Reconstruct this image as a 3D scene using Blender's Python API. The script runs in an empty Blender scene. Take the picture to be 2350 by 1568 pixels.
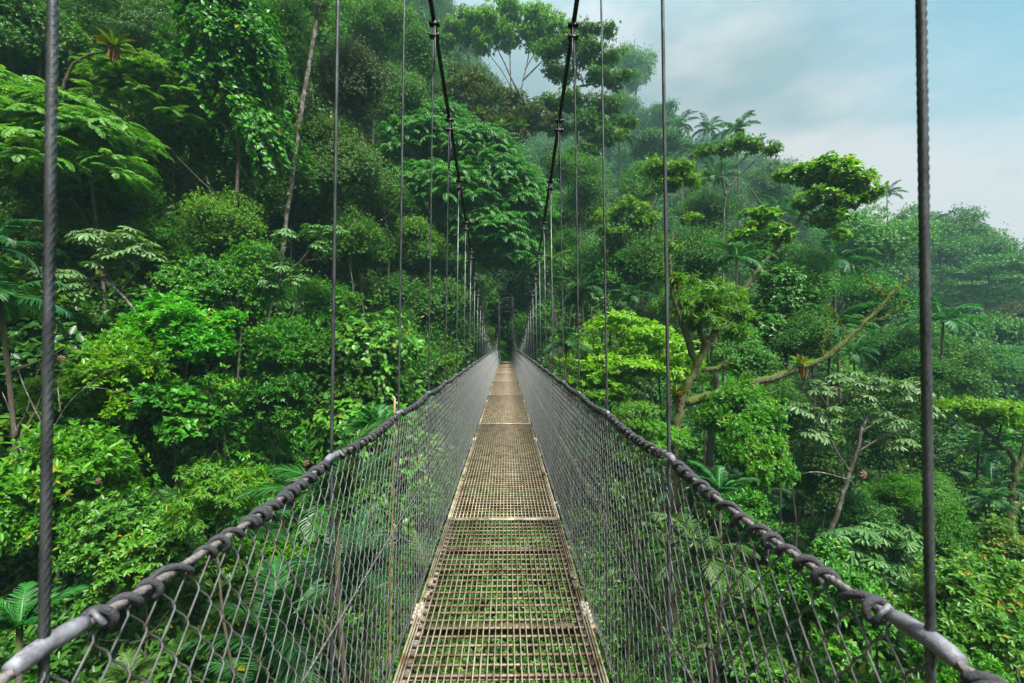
import bpy, math, random
import numpy as np
from math import sin, cos, pi, radians, atan2, sqrt

random.seed(7)
RNG = np.random.default_rng(7)
sc = bpy.context.scene
col = sc.collection

# ------------------------------------------------------------------ camera
EYE = 1.46
F = 1044.4                      # focal length in units of a 2350 px wide frame (16 mm on 36 mm)
YAW = -0.0125
cam_d = bpy.data.cameras.new('camera')
cam = bpy.data.objects.new('camera', cam_d)
col.objects.link(cam)
cam.location = (0, 0, EYE)
cam.rotation_euler = (radians(90), 0, YAW)
cam_d.lens = 16.0
cam_d.sensor_width = 36.0
cam_d.clip_start = 0.02
cam_d.clip_end = 3000
cam_d.dof.use_dof = True
cam_d.dof.focus_distance = 9.0
cam_d.dof.aperture_fstop = 7.0
sc.camera = cam


def at(px, py, D):
    """world point seen at a place of the 2350x1568 photograph, D metres ahead of the lens"""
    X = (px - 1175) / F * D
    Z = -(py - 784) / F * D
    return (X * cos(YAW) - D * sin(YAW), X * sin(YAW) + D * cos(YAW), EYE + Z)


# ------------------------------------------------------------------ mesh helpers
def link(name, me, mat=None, parent=None):
    o = bpy.data.objects.new(name, me)
    col.objects.link(o)
    if mat is not None and me is not None and len(me.materials) == 0:
        for m in (mat if isinstance(mat, (list, tuple)) else [mat]):
            me.materials.append(m)
    if parent is not None:
        o.parent = parent
    return o


def tag(o, label=None, cat=None, group=None, kind=None):
    if label: o['label'] = label
    if cat: o['category'] = cat
    if group: o['group'] = group
    if kind: o['kind'] = kind
    return o


def empty(name, loc, label=None, cat=None, group=None):
    o = bpy.data.objects.new(name, None)
    o.empty_display_size = 0.2
    col.objects.link(o)
    o.location = loc
    return tag(o, label, cat, group)


def fast_mesh(name, V, Q, tint=None, smooth=False, T=None):
    """V (n,3), Q (m,4) quads, T (k,3) tris, tint per vertex"""
    V = np.asarray(V, dtype=np.float32).reshape(-1, 3)
    Q = np.asarray(Q if Q is not None else np.zeros((0, 4)), dtype=np.int32).reshape(-1, 4)
    T = np.asarray(T if T is not None else np.zeros((0, 3)), dtype=np.int32).reshape(-1, 3)
    me = bpy.data.meshes.new(name)
    me.vertices.add(len(V))
    me.vertices.foreach_set('co', V.ravel())
    nl = Q.size + T.size
    me.loops.add(nl)
    me.loops.foreach_set('vertex_index', np.concatenate([Q.ravel(), T.ravel()]))
    npoly = len(Q) + len(T)
    me.polygons.add(npoly)
    starts = np.concatenate([np.arange(len(Q)) * 4, Q.size + np.arange(len(T)) * 3]).astype(np.int32)
    me.polygons.foreach_set('loop_start', starts)
    if smooth:
        me.polygons.foreach_set('use_smooth', np.ones(npoly, dtype=bool))
    if tint is not None:
        a = me.attributes.new('tint', 'FLOAT', 'POINT')
        a.data.foreach_set('value', np.asarray(tint, dtype=np.float32))
    me.update(calc_edges=True)
    return me


class MB:
    """collects tubes and boxes into one mesh"""
    def __init__(s):
        s.V = []; s.Q = []; s.T = []; s.n = 0

    def add(s, V, Q=None, T=None):
        V = np.asarray(V, dtype=float).reshape(-1, 3)
        if Q is not None and len(Q): s.Q.append(np.asarray(Q) + s.n)
        if T is not None and len(T): s.T.append(np.asarray(T) + s.n)
        s.V.append(V); s.n += len(V)

    def tube(s, pts, r, sides=6, caps=True, lobes=0, twist=0.0, lobe_depth=0.12):
        P = np.asarray(pts, dtype=float)
        n = len(P)
        R = np.full(n, r, dtype=float) if np.isscalar(r) else np.asarray(r, dtype=float)
        tan = np.gradient(P, axis=0)
        tan /= np.linalg.norm(tan, axis=1, keepdims=True) + 1e-12
        ref = np.array([0, 0, 1.0]) if abs(tan[0][2]) < 0.8 else np.array([1.0, 0, 0])
        u = np.cross(tan[0], ref); u /= np.linalg.norm(u)
        U = np.empty_like(P)
        for i in range(n):
            u = u - tan[i] * np.dot(u, tan[i])
            u /= np.linalg.norm(u) + 1e-12
            U[i] = u
        W = np.cross(tan, U)
        a = np.arange(sides) / sides * 2 * pi
        rr = np.ones((n, sides))
        A = np.broadcast_to(a, (n, sides))
        if lobes:
            d = np.concatenate([[0], np.cumsum(np.linalg.norm(np.diff(P, axis=0), axis=1))])
            A = A + (d * twist)[:, None]
            rr = 1 - lobe_depth + lobe_depth * np.abs(np.cos(a * lobes / 2))[None, :] * np.ones((n, 1))
        V = P[:, None, :] + (R[:, None] * rr)[:, :, None] * (np.cos(A)[:, :, None] * U[:, None, :] + np.sin(A)[:, :, None] * W[:, None, :])
        V = V.reshape(-1, 3)
        i = np.arange(n - 1)[:, None]; j = np.arange(sides)[None, :]
        k = (j + 1) % sides
        Q = np.stack([i * sides + j, i * sides + k, (i + 1) * sides + k, (i + 1) * sides + j], -1).reshape(-1, 4)
        T = None
        if caps:
            V = np.vstack([V, P[0], P[-1]])
            c0 = n * sides; c1 = c0 + 1
            jj = np.arange(sides); kk = (jj + 1) % sides
            T = np.vstack([np.stack([np.full(sides, c0), kk, jj], -1),
                           np.stack([np.full(sides, c1), (n - 1) * sides + jj, (n - 1) * sides + kk], -1)])
        s.add(V, Q, T)

    def box(s, c, d, rot=None):
        x, y, z = d[0] / 2, d[1] / 2, d[2] / 2
        V = np.array([[-x, -y, -z], [x, -y, -z], [x, y, -z], [-x, y, -z], [-x, -y, z], [x, -y, z], [x, y, z], [-x, y, z]])
        if rot is not None:
            V = V @ np.asarray(rot).T
        V = V + np.asarray(c)
        s.add(V, [[0, 3, 2, 1], [4, 5, 6, 7], [0, 1, 5, 4], [1, 2, 6, 5], [2, 3, 7, 6], [3, 0, 4, 7]])

    def mesh(s, name, smooth=True):
        V = np.vstack(s.V)
        return fast_mesh(name, V, np.vstack(s.Q) if s.Q else None, None, smooth, np.vstack(s.T) if s.T else None)

    def build(s, name, mat, parent=None, smooth=True):
        return link(name, s.mesh(name, smooth), mat, parent)


# ------------------------------------------------------------------ materials
def new_mat(name):
    m = bpy.data.materials.new(name)
    m.use_nodes = True
    nt = m.node_tree
    for n in list(nt.nodes):
        nt.nodes.remove(n)
    out = nt.nodes.new('ShaderNodeOutputMaterial')
    return m, nt, out


def leaf_mat(name, c1, c2, trans=0.24, rough=0.38, odd=None, odd_at=0.93, spec=0.34):
    """c1..c2 is the range of leaf colours; odd = colour of the few old or young leaves"""
    m, nt, out = new_mat(name)
    N = nt.nodes.new; L = nt.links.new
    a = N('ShaderNodeAttribute'); a.attribute_name = 'tint'
    oi = N('ShaderNodeObjectInfo')
    mix = N('ShaderNodeMix'); mix.data_type = 'RGBA'
    mix.inputs['A'].default_value = (*c1, 1); mix.inputs['B'].default_value = (*c2, 1)
    L(a.outputs['Fac'], mix.inputs['Factor'])
    colr = mix.outputs['Result']
    if odd is not None:
        gt = N('ShaderNodeMath'); gt.operation = 'GREATER_THAN'; gt.inputs[1].default_value = odd_at
        L(a.outputs['Fac'], gt.inputs[0])
        m2 = N('ShaderNodeMix'); m2.data_type = 'RGBA'
        L(gt.outputs[0], m2.inputs['Factor']); L(colr, m2.inputs['A']); m2.inputs['B'].default_value = (*odd, 1)
        colr = m2.outputs['Result']
    # every plant has its own shade of green
    hsv = N('ShaderNodeHueSaturation')
    mr = N('ShaderNodeMapRange'); mr.inputs['To Min'].default_value = 0.488; mr.inputs['To Max'].default_value = 0.512
    L(oi.outputs['Random'], mr.inputs['Value']); L(mr.outputs['Result'], hsv.inputs['Hue'])
    mr2 = N('ShaderNodeMapRange'); mr2.inputs['To Min'].default_value = 0.8; mr2.inputs['To Max'].default_value = 1.25
    ml = N('ShaderNodeMath'); ml.operation = 'MULTIPLY'; ml.inputs[1].default_value = 7.31
    fr = N('ShaderNodeMath'); fr.operation = 'FRACT'
    L(oi.outputs['Random'], ml.inputs[0]); L(ml.outputs[0], fr.inputs[0]); L(fr.outputs[0], mr2.inputs['Value'])
    L(mr2.outputs['Result'], hsv.inputs['Value']); L(colr, hsv.inputs['Color'])
    mul = N('ShaderNodeMix'); mul.data_type = 'RGBA'; mul.blend_type = 'MULTIPLY'; mul.inputs['Factor'].default_value = 1
    L(hsv.outputs['Color'], mul.inputs['A']); L(oi.outputs['Color'], mul.inputs['B'])
    colr = mul.outputs['Result']
    p = N('ShaderNodeBsdfPrincipled')
    L(colr, p.inputs['Base Color']); p.inputs['Roughness'].default_value = rough
    p.inputs['Specular IOR Level'].default_value = spec
    t = N('ShaderNodeBsdfTranslucent')
    tc = N('ShaderNodeMix'); tc.data_type = 'RGBA'; tc.blend_type = 'MULTIPLY'; tc.inputs['Factor'].default_value = 1
    L(colr, tc.inputs['A']); tc.inputs['B'].default_value = (1.5, 1.5, 0.5, 1)
    L(tc.outputs['Result'], t.inputs['Color'])
    ms = N('ShaderNodeMixShader'); ms.inputs[0].default_value = trans
    L(p.outputs[0], ms.inputs[1]); L(t.outputs[0], ms.inputs[2])
    L(ms.outputs[0], out.inputs['Surface'])
    return m


def noise_mat(name, c1, c2, scale=8.0, rough=0.8, metal=0.0, c3=None, c3_amt=0.5, detail=5, bump=0.3, moss=None, moss_amt=0.0, stretch=(1, 1, 1), c3_scale=0.6, spec=0.5):
    m, nt, out = new_mat(name)
    N = nt.nodes.new; L = nt.links.new
    tc = N('ShaderNodeTexCoord'); mp = N('ShaderNodeMapping'); mp.inputs['Scale'].default_value = stretch
    geo = N('ShaderNodeNewGeometry')
    L(geo.outputs['Position'], mp.inputs['Vector'])
    nz = N('ShaderNodeTexNoise'); nz.inputs['Scale'].default_value = scale; nz.inputs['Detail'].default_value = detail
    nz.inputs['Roughness'].default_value = 0.65
    L(mp.outputs[0], nz.inputs['Vector'])
    cr = N('ShaderNodeValToRGB'); cr.color_ramp.elements[0].position = 0.35; cr.color_ramp.elements[1].position = 0.65
    cr.color_ramp.elements[0].color = (*c1, 1); cr.color_ramp.elements[1].color = (*c2, 1)
    L(nz.outputs['Fac'], cr.inputs['Fac'])
    colr = cr.outputs['Color']
    if c3 is not None:
        n2 = N('ShaderNodeTexNoise'); n2.inputs['Scale'].default_value = scale * c3_scale; n2.inputs['Detail'].default_value = 6
        n2.inputs['Roughness'].default_value = 0.75
        L(mp.outputs[0], n2.inputs['Vector'])
        r2 = N('ShaderNodeValToRGB')
        r2.color_ramp.elements[0].position = 1 - c3_amt - 0.06; r2.color_ramp.elements[1].position = 1 - c3_amt + 0.06
        L(n2.outputs['Fac'], r2.inputs['Fac'])
        mx = N('ShaderNodeMix'); mx.data_type = 'RGBA'
        L(r2.outputs['Color'], mx.inputs['Factor']); L(colr, mx.inputs['A']); mx.inputs['B'].default_value = (*c3, 1)
        colr = mx.outputs['Result']
    if moss is not None:
        sx = N('ShaderNodeSeparateXYZ'); L(geo.outputs['Normal'], sx.inputs[0])
        n3 = N('ShaderNodeTexNoise'); n3.inputs['Scale'].default_value = scale * 0.35; n3.inputs['Detail'].default_value = 4
        L(mp.outputs[0], n3.inputs['Vector'])
        ad = N('ShaderNodeMath'); ad.operation = 'MULTIPLY_ADD'; ad.inputs[1].default_value = 0.35
        L(sx.outputs['Z'], ad.inputs[0]); L(n3.outputs['Fac'], ad.inputs[2])
        r3 = N('ShaderNodeValToRGB'); r3.color_ramp.elements[0].position = 0.62 - moss_amt * 0.4; r3.color_ramp.elements[1].position = 0.74 - moss_amt * 0.4
        L(ad.outputs[0], r3.inputs['Fac'])
        mx = N('ShaderNodeMix'); mx.data_type = 'RGBA'
        L(r3.outputs['Color'], mx.inputs['Factor']); L(colr, mx.inputs['A']); mx.inputs['B'].default_value = (*moss, 1)
        colr = mx.outputs['Result']
    p = N('ShaderNodeBsdfPrincipled')
    L(colr, p.inputs['Base Color']); p.inputs['Roughness'].default_value = rough; p.inputs['Metallic'].default_value = metal
    p.inputs['Specular IOR Level'].default_value = spec
    if bump:
        b = N('ShaderNodeBump'); b.inputs['Strength'].default_value = bump; b.inputs['Distance'].default_value = 0.02
        L(nz.outputs['Fac'], b.inputs['Height']); L(b.outputs[0], p.inputs['Normal'])
    L(p.outputs[0], out.inputs['Surface'])
    return m


M = {}
M['broad'] = leaf_mat('broad leaves', (0.017, 0.074, 0.008), (0.064, 0.200, 0.013), odd=(0.19, 0.20, 0.015), odd_at=0.962)
M['bright'] = leaf_mat('bright young leaves', (0.032, 0.160, 0.007), (0.110, 0.320, 0.008), odd=(0.28, 0.26, 0.02), odd_at=0.955, trans=0.38)
M['dark'] = leaf_mat('dark small leaves', (0.016, 0.068, 0.009), (0.056, 0.168, 0.013), odd=(0.10, 0.11, 0.015), odd_at=0.96)
M['olive'] = leaf_mat('olive leaves', (0.030, 0.060, 0.010), (0.075, 0.120, 0.016), odd=(0.16, 0.10, 0.02), odd_at=0.94)
M['feather'] = leaf_mat('feathery leaflets', (0.045, 0.145, 0.014), (0.130, 0.280, 0.022), trans=0.4)
M['lime'] = leaf_mat('lime leaflets', (0.075, 0.230, 0.006), (0.190, 0.390, 0.008), trans=0.42)
M['star'] = leaf_mat('fresh compound leaves', (0.022, 0.140, 0.010), (0.070, 0.270, 0.016), trans=0.36)
M['cecropia'] = leaf_mat('grey green palmate leaves', (0.050, 0.125, 0.040), (0.110, 0.215, 0.070), odd=(0.22, 0.10, 0.07), odd_at=0.985, trans=0.25)
M['palm'] = leaf_mat('palm leaflets', (0.014, 0.080, 0.026), (0.040, 0.160, 0.036), trans=0.25, rough=0.35)
M['palm_pale'] = leaf_mat('light palm leaflets', (0.040, 0.135, 0.020), (0.110, 0.225, 0.045), trans=0.3, rough=0.38)  # paler green than the other palm leaflets
M['orange'] = leaf_mat('leaves with orange young tips', (0.040, 0.135, 0.016), (0.120, 0.220, 0.022), odd=(0.34, 0.17, 0.03), odd_at=0.915, trans=0.35)
M['brom'] = leaf_mat('bromeliad leaves', (0.060, 0.150, 0.015), (0.200, 0.260, 0.020), odd=(0.20, 0.07, 0.03), odd_at=0.86, trans=0.3)
M['dry'] = leaf_mat('dry leaf', (0.13, 0.065, 0.04), (0.20, 0.11, 0.075), trans=0.2, rough=0.7)
M['moss'] = leaf_mat('moss tufts', (0.055, 0.095, 0.010), (0.125, 0.165, 0.018), trans=0.2, rough=0.9)

M['bark'] = noise_mat('brown bark', (0.035, 0.028, 0.020), (0.11, 0.09, 0.065), 14, 0.9, moss=(0.05, 0.075, 0.012), moss_amt=0.15, stretch=(1, 1, 0.35))
M['shade_bark'] = noise_mat('bark darkened for shade', (0.008, 0.007, 0.005), (0.028, 0.023, 0.017), 14, 0.9)  # brown bark made near black, standing in for the tunnel's shade
M['pale_bark'] = noise_mat('pale lichened bark', (0.10, 0.09, 0.075), (0.29, 0.275, 0.245), 9, 0.85, c3=(0.045, 0.038, 0.028), c3_amt=0.54, stretch=(1, 1, 0.5))
M['mossy_bark'] = noise_mat('mossy bark', (0.038, 0.032, 0.020), (0.11, 0.095, 0.06), 12, 0.95, moss=(0.055, 0.080, 0.012), moss_amt=0.46, bump=0.8)
M['soil'] = noise_mat('forest floor', (0.012, 0.016, 0.007), (0.035, 0.035, 0.018), 1.3, 1.0)
M['path'] = noise_mat('damp earth path', (0.05, 0.038, 0.026), (0.11, 0.085, 0.06), 4, 0.95)
M['steel'] = noise_mat('weathered wire rope', (0.045, 0.052, 0.052), (0.14, 0.155, 0.155), 40, 0.40, 0.6, bump=0.15, stretch=(1, 1, 0.3))
M['black_cable'] = noise_mat('black greased cable', (0.010, 0.011, 0.011), (0.040, 0.042, 0.040), 30, 0.45, 0.5, bump=0.15)
M['clamp'] = noise_mat('dark clamp iron', (0.020, 0.020, 0.019), (0.070, 0.062, 0.055), 60, 0.5, 0.6)
M['wire'] = noise_mat('galvanised chain link wire', (0.07, 0.078, 0.078), (0.16, 0.172, 0.172), 25, 0.5, 0.35, c3=(0.10, 0.075, 0.065), c3_amt=0.44, bump=0.0)
M['rope'] = noise_mat('charcoal lacing rope', (0.020, 0.021, 0.025), (0.060, 0.062, 0.070), 260, 0.75, bump=0.5)
M['core'] = noise_mat('grey rail cable', (0.09, 0.08, 0.075), (0.22, 0.20, 0.195), 70, 0.6, 0.2, bump=0.3)
M['sleeve'] = noise_mat('pale grey plastic sleeve', (0.09, 0.093, 0.105), (0.21, 0.215, 0.24), 38, 0.55, c3=(0.07, 0.07, 0.075), c3_amt=0.42, bump=0.2)
M['deck'] = noise_mat('tan painted grating', (0.19, 0.165, 0.10), (0.40, 0.36, 0.25), 9, 0.5, 0.1, c3=(0.135, 0.085, 0.036), c3_amt=0.44, bump=0.15)
M['deck_dark'] = noise_mat('rusty cross rods', (0.13, 0.10, 0.06), (0.27, 0.22, 0.14), 12, 0.6, 0.1, c3=(0.10, 0.045, 0.018), c3_amt=0.47, bump=0.15)
M['beam'] = noise_mat('stained tan beam', (0.14, 0.105, 0.065), (0.33, 0.27, 0.18), 14, 0.75, 0.0, c3=(0.05, 0.032, 0.028), c3_amt=0.48, moss=(0.07, 0.09, 0.02), moss_amt=-0.3, bump=0.3)
M['grime'] = noise_mat('grimy edge beam', (0.05, 0.034, 0.034), (0.20, 0.165, 0.14), 30, 0.85, 0.0, c3=(0.34, 0.31, 0.27), c3_amt=0.42, bump=0.5)
M['bolt'] = noise_mat('lichened bolt', (0.20, 0.18, 0.14), (0.46, 0.42, 0.34), 60, 0.7, 0.1, c3=(0.07, 0.05, 0.04), c3_amt=0.4)
M['tower'] = noise_mat('dark tower steel', (0.006, 0.007, 0.007), (0.018, 0.018, 0.016), 6, 0.6, 0.4)


# ------------------------------------------------------------------ terrain
def sstep(a, b, x):
    t = np.clip((x - a) / (b - a), 0, 1)
    return t * t * (3 - 2 * t)


def ground(x, y):
    x = np.asarray(x, dtype=float); y = np.asarray(y, dtype=float)
    xl = np.minimum(x, 0); xr = np.maximum(x, 0)
    y0 = 33 + 1.75 * xl + 0.42 * xr
    yr = np.where(x < 0, 200 + 2.4 * xl, 200 - 0.42 * xr)
    yr = np.maximum(yr, y0 + 45)
    zr = np.where(x < 0, 84 - 0.78 * xl, 84 - 0.03 * np.minimum(xr, 40) - 0.55 * np.clip(xr - 40, 0, 20) - 0.80 * np.maximum(xr - 60, 0))
    zr = np.maximum(zr, -6)
    floor = -10.5 - 0.05 * xr
    floor = np.maximum(floor, -14)
    u = (y - y0) / (yr - y0)
    up = np.where(u <= 0, 0, np.where(u < 1, u, 1 - 0.35 * (u - 1)))
    soft = 0.5 * (u + np.sqrt(u * u + 0.006))
    up = np.where(u < 0.5, soft, up)
    z = floor + (zr - floor) * np.maximum(up, 0)
    z = np.maximum(z, -16)
    # lumps
    z = z + 0.7 * np.sin(x * 0.31 + 1.3) * np.cos(y * 0.27) + 0.35 * np.sin(x * 0.83) * np.sin(y * 0.71 + 2)
    # the landing at the far end of the bridge, and the near bank behind the camera
    w = np.exp(-((x / 4.0) ** 2)) * sstep(34, 40.5, y) * (1 - sstep(52, 66, y))
    z = z * (1 - w) + (-0.33 + 0.02 * np.maximum(y - 44, 0)) * w
    w2 = sstep(-1.5, -7, y)
    z = z * (1 - w2) + np.maximum(z, -0.4) * w2
    return z


def gz(x, y):
    return float(ground(x, y))


gx = np.concatenate([np.linspace(-700, -130, 14)[:-1], np.linspace(-130, 190, 141), np.linspace(190, 700, 14)[1:]])
gy = np.concatenate([np.linspace(-300, -30, 10)[:-1], np.linspace(-30, 280, 150), np.linspace(280, 800, 14)[1:]])
GX, GY = np.meshgrid(gx, gy, indexing='ij')
GZ = ground(GX, GY)
ni, nj = GX.shape
I, J = np.meshgrid(np.arange(ni - 1), np.arange(nj - 1), indexing='ij')
quad = np.stack([I * nj + J, (I + 1) * nj + J, (I + 1) * nj + J + 1, I * nj + J + 1], -1).reshape(-1, 4)
tag(link('ground', fast_mesh('ground', np.stack([GX, GY, GZ], -1), quad, smooth=True), M['soil']), kind='structure')

HAZE = 0.00068; CLOUD = 1.42; ZENITH = 5.4; EXPOSURE = 1.38

# ------------------------------------------------------------------ the bridge
BY0, BY1 = -1.3, 40.2              # ends of the deck
RL, RR = -0.587, 0.551             # hand rails
DL, DR = -0.485, 0.438             # deck edges
SP = 0.95                          # hanger spacing
HY = [0.585 + SP * k for k in range(-1, 42)]
HY = [y for y in HY if y < BY1 - 0.3]


def dz(y):
    return -0.00045 * max(0.0, y - 15) ** 2


def cable_z(y):
    if y < 22.5:
        return EYE - 0.30 + 0.0075 * (y - 22.5) ** 2
    return EYE - 0.30 + 0.0128 * (y - 22.5) ** 2


bridge = empty('suspension_bridge', ((DL + DR) / 2, 0, 0),
               'long narrow suspension footbridge with tan grating deck and chain link sides', 'bridge')
BC = (DL + DR) / 2


class BB(MB):
    """mesh builder in the frame of the bridge"""
    def build(s, name, mat, parent=None, smooth=True):
        s.V = [v - np.array([BC, 0, 0]) for v in s.V]
        return MB.build(s, name, mat, parent, smooth)


def child_at(name, me, mat, parent, loc, rot=None):
    o = link(name, me, mat, parent)
    o.location = loc
    if rot: o.rotation_euler = rot
    return o


# deck panels: bearing bars along the bridge, thinner rods across, an edge frame of angle bar
PL = 4.35
joints = [3.75 - PL + PL * k for k in range(0, 11)]
ends = [BY0] + [j for j in joints if BY0 + .3 < j < BY1 - .3] + [BY1]
nb = 30


def panel_mesh(L):
    """a grating panel, origin at the middle of its near edge"""
    w = DR - DL
    a, b = MB(), MB()
    for i in range(1, nb):
        x = -w / 2 + w * i / nb
        a.box((x, L / 2, -0.006), (0.0054, L - 0.03, 0.012))
    for s in (-1, 1):
        a.box((s * (w / 2 - 0.004), L / 2, -0.008), (0.008, L - 0.008, 0.026))
        a.box((s * (w / 2 - 0.017), L / 2, -0.004), (0.006, L - 0.008, 0.014))
    a.box((0, 0.008, -0.006), (w - 0.016, 0.010, 0.0135))
    a.box((0, L - 0.008, -0.006), (w - 0.016, 0.010, 0.0135))
    n = max(2, int(round(L / 0.0665)))
    for i in range(1, n):
        b.box((0, L * i / n, -0.0175), (w - 0.04, 0.0085, 0.0105))
    return a, b


panel_cache = {}
clip = MB()
clip.box((0, 0, 0.0), (0.034, 0.085, 0.006)); clip.box((0, -0.11, -0.004), (0.030, 0.07, 0.006))
clip.box((0.004, -0.055, 0.004), (0.020, 0.02, 0.016)); clip.box((-0.004, -0.165, -0.002), (0.026, 0.024, 0.012))
clip_me = clip.mesh('clip_plate', False)
bolt = MB()
for k in range(4):
    bolt.tube([(0.004 * (k % 2), k * 0.034, -0.02), (0.004 * (k % 2), k * 0.034, 0.012)], 0.0105, 6)
    bolt.tube([(0.030, k * 0.034, -0.03), (0.030, k * 0.034, 0.004)], 0.009, 6)
bolt.box((0.015, 0.05, -0.028), (0.055, 0.15, 0.008))
bolt_me = bolt.mesh('bolt_row', False)
for k in range(len(ends) - 1):
    y0, y1 = ends[k], ends[k + 1]
    L = y1 - y0 - 0.012
    key = round(L, 3)
    if key not in panel_cache:
        a, b = panel_mesh(L)
        panel_cache[key] = (a.mesh('deck_panel', False), b.mesh('cross_rods', False))
    z0, z1 = dz(y0), dz(y1)
    p = child_at('deck_panel', panel_cache[key][0], M['deck'], bridge, (0, y0 + 0.006, z0 + (0.002 if k % 2 else 0.0)), (atan2(z1 - z0, y1 - y0), 0, 0))
    child_at('cross_rods', panel_cache[key][1], M['deck_dark'], p, (0, 0, 0))
    for s in (-1, 1):
        for f in (0.28, 0.78):
            yy = L * f + (0.05 if s > 0 else -0.03)
            c = child_at('clip_plate', clip_me, M['beam'], p, (s * 0.437, yy, 0.008))
            if s < 0: c.rotation_euler = (0, 0, 0.02)
        c = child_at('bolt_row', bolt_me, M['bolt'], p, (s * 0.440, L * 0.70 - 0.02, 0.002))
        if s < 0: c.scale = (-1, 1, 1)

# beams below the grating
ys_all = np.arange(BY0, BY1, 0.5)
for s in (-1, 1):
    m = BB()
    x = DL + 0.028 if s < 0 else DR - 0.028
    for i in range(len(ys_all) - 1):
        y0, y1 = ys_all[i], ys_all[i + 1]
        m.box((x, (y0 + y1) / 2, dz((y0 + y1) / 2) - 0.060), (0.046, y1 - y0, 0.06))
    m.build('side_beam', M['grime'], bridge, False)
xb = MB()
xb.box((0, 0, 0.0), (1.03, 0.05, 0.006)); xb.box((0, 0.022, -0.031), (1.03, 0.006, 0.055))
xb_me = xb.mesh('cross_beam', False)
sb = MB()
sb.box((0, 0, 0.0), (0.83, 0.04, 0.005))
sb_me = sb.mesh('cross_strap', False)
for y in HY:
    child_at('cross_beam', xb_me, M['beam'], bridge, (-0.018 - BC + 0.005, y, dz(y) - 0.094))
    child_at('cross_strap', sb_me, M['beam'], bridge, (0, y + 0.49, dz(y + .49) - 0.032))

# hangers: wire ropes from the main cable to the cross beams
INW = 0.014


def lean_x(side, z):
    return (RL + INW * (z - 1.07)) if side < 0 else (RR - INW * (z - 1.07))


clampm = MB()
for q in (-1, 1):
    clampm.box((0, q * 0.0, 0.0), (0.075, 0.040, 0.024))
    clampm.tube([(q * 0.036, -0.030, -0.002), (q * 0.036, 0.034, -0.002)], 0.008, 6)
    clampm.tube([(q * 0.036, -0.034, -0.002), (q * 0.036, -0.022, -0.002)], 0.0135, 6)
clampm.tube([(-0.046, 0, 0), (0.046, 0, 0)], 0.015, 8)
clamp_me = clampm.mesh('cable_clamp', False)
for side in (-1, 1):
    for k, y in enumerate(HY):
        zt = cable_z(y)
        zd = dz(y)
        zb = zd - 0.10
        m = BB()
        n = 2 if (y > 5 or y < 0) else int((zt - zb) / (0.006 if y < 2 else 0.012))
        zz = np.linspace(zb, zt - 0.02, max(n, 3))
        xs = np.array([lean_x(side, z - zd) if z > zd + 1.07 else lean_x(side, 1.07) for z in zz])
        if y < 5 and y > 0:
            m.tube(np.stack([xs, np.full_like(zz, y), zz], -1), 0.0062, 12, True, lobes=6, twist=2 * pi / 0.075, lobe_depth=0.30)
        else:
            m.tube(np.stack([xs, np.full_like(zz, y), zz], -1), 0.0058, 6)
        # the turned-back tail of the rope and its eye over the cable
        xt = lean_x(side, zt - zd)
        tail = 0.30 + 0.10 * ((k * 7) % 3)
        s2 = -side
        m.tube([(xt + s2 * 0.004, y - .012, zt - tail), (xt + s2 * 0.014, y - .012, zt - tail * .55), (xt + s2 * 0.011, y - .006, zt - 0.04), (xt + s2 * 0.012, y, zt + 0.012), (xt, y, zt + 0.030), (xt - s2 * 0.012, y, zt + .012), (xt - s2 * .004, y, zt - .05)], 0.006, 6)
        h = m.build('hanger', M['steel'], bridge)
        for dzc in (-0.035, -0.125):
            cc = child_at('cable_clamp', clamp_me, M['clamp'], h, (xt - BC + s2 * 0.006, y, zt + dzc)); cc.scale = (.85, .85, .85)

# main cables
for side in (-1, 1):
    m = BB()
    yy = np.concatenate([np.linspace(-1.6, 7, 900), np.linspace(7, 40.6, 300)[1:]])
    zz = np.array([cable_z(y) for y in yy])
    xs = np.array([lean_x(side, cable_z(y) - dz(y)) for y in yy]) + (-side) * 0.0
    m.tube(np.stack([xs, yy, zz], -1), 0.0185, 18, True, lobes=6, twist=2 * pi / 0.20, lobe_depth=0.16)
    m.build('main_cable', M['black_cable'], bridge)

# hand rails: a grey cable wrapped in lacing rope, a pale sleeve at every hanger
def rail_z(y):
    k = (y - 0.585) / SP
    f = k - math.floor(k)
    return dz(y) + 1.07 - 0.022 * 4 * f * (1 - f)


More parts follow.
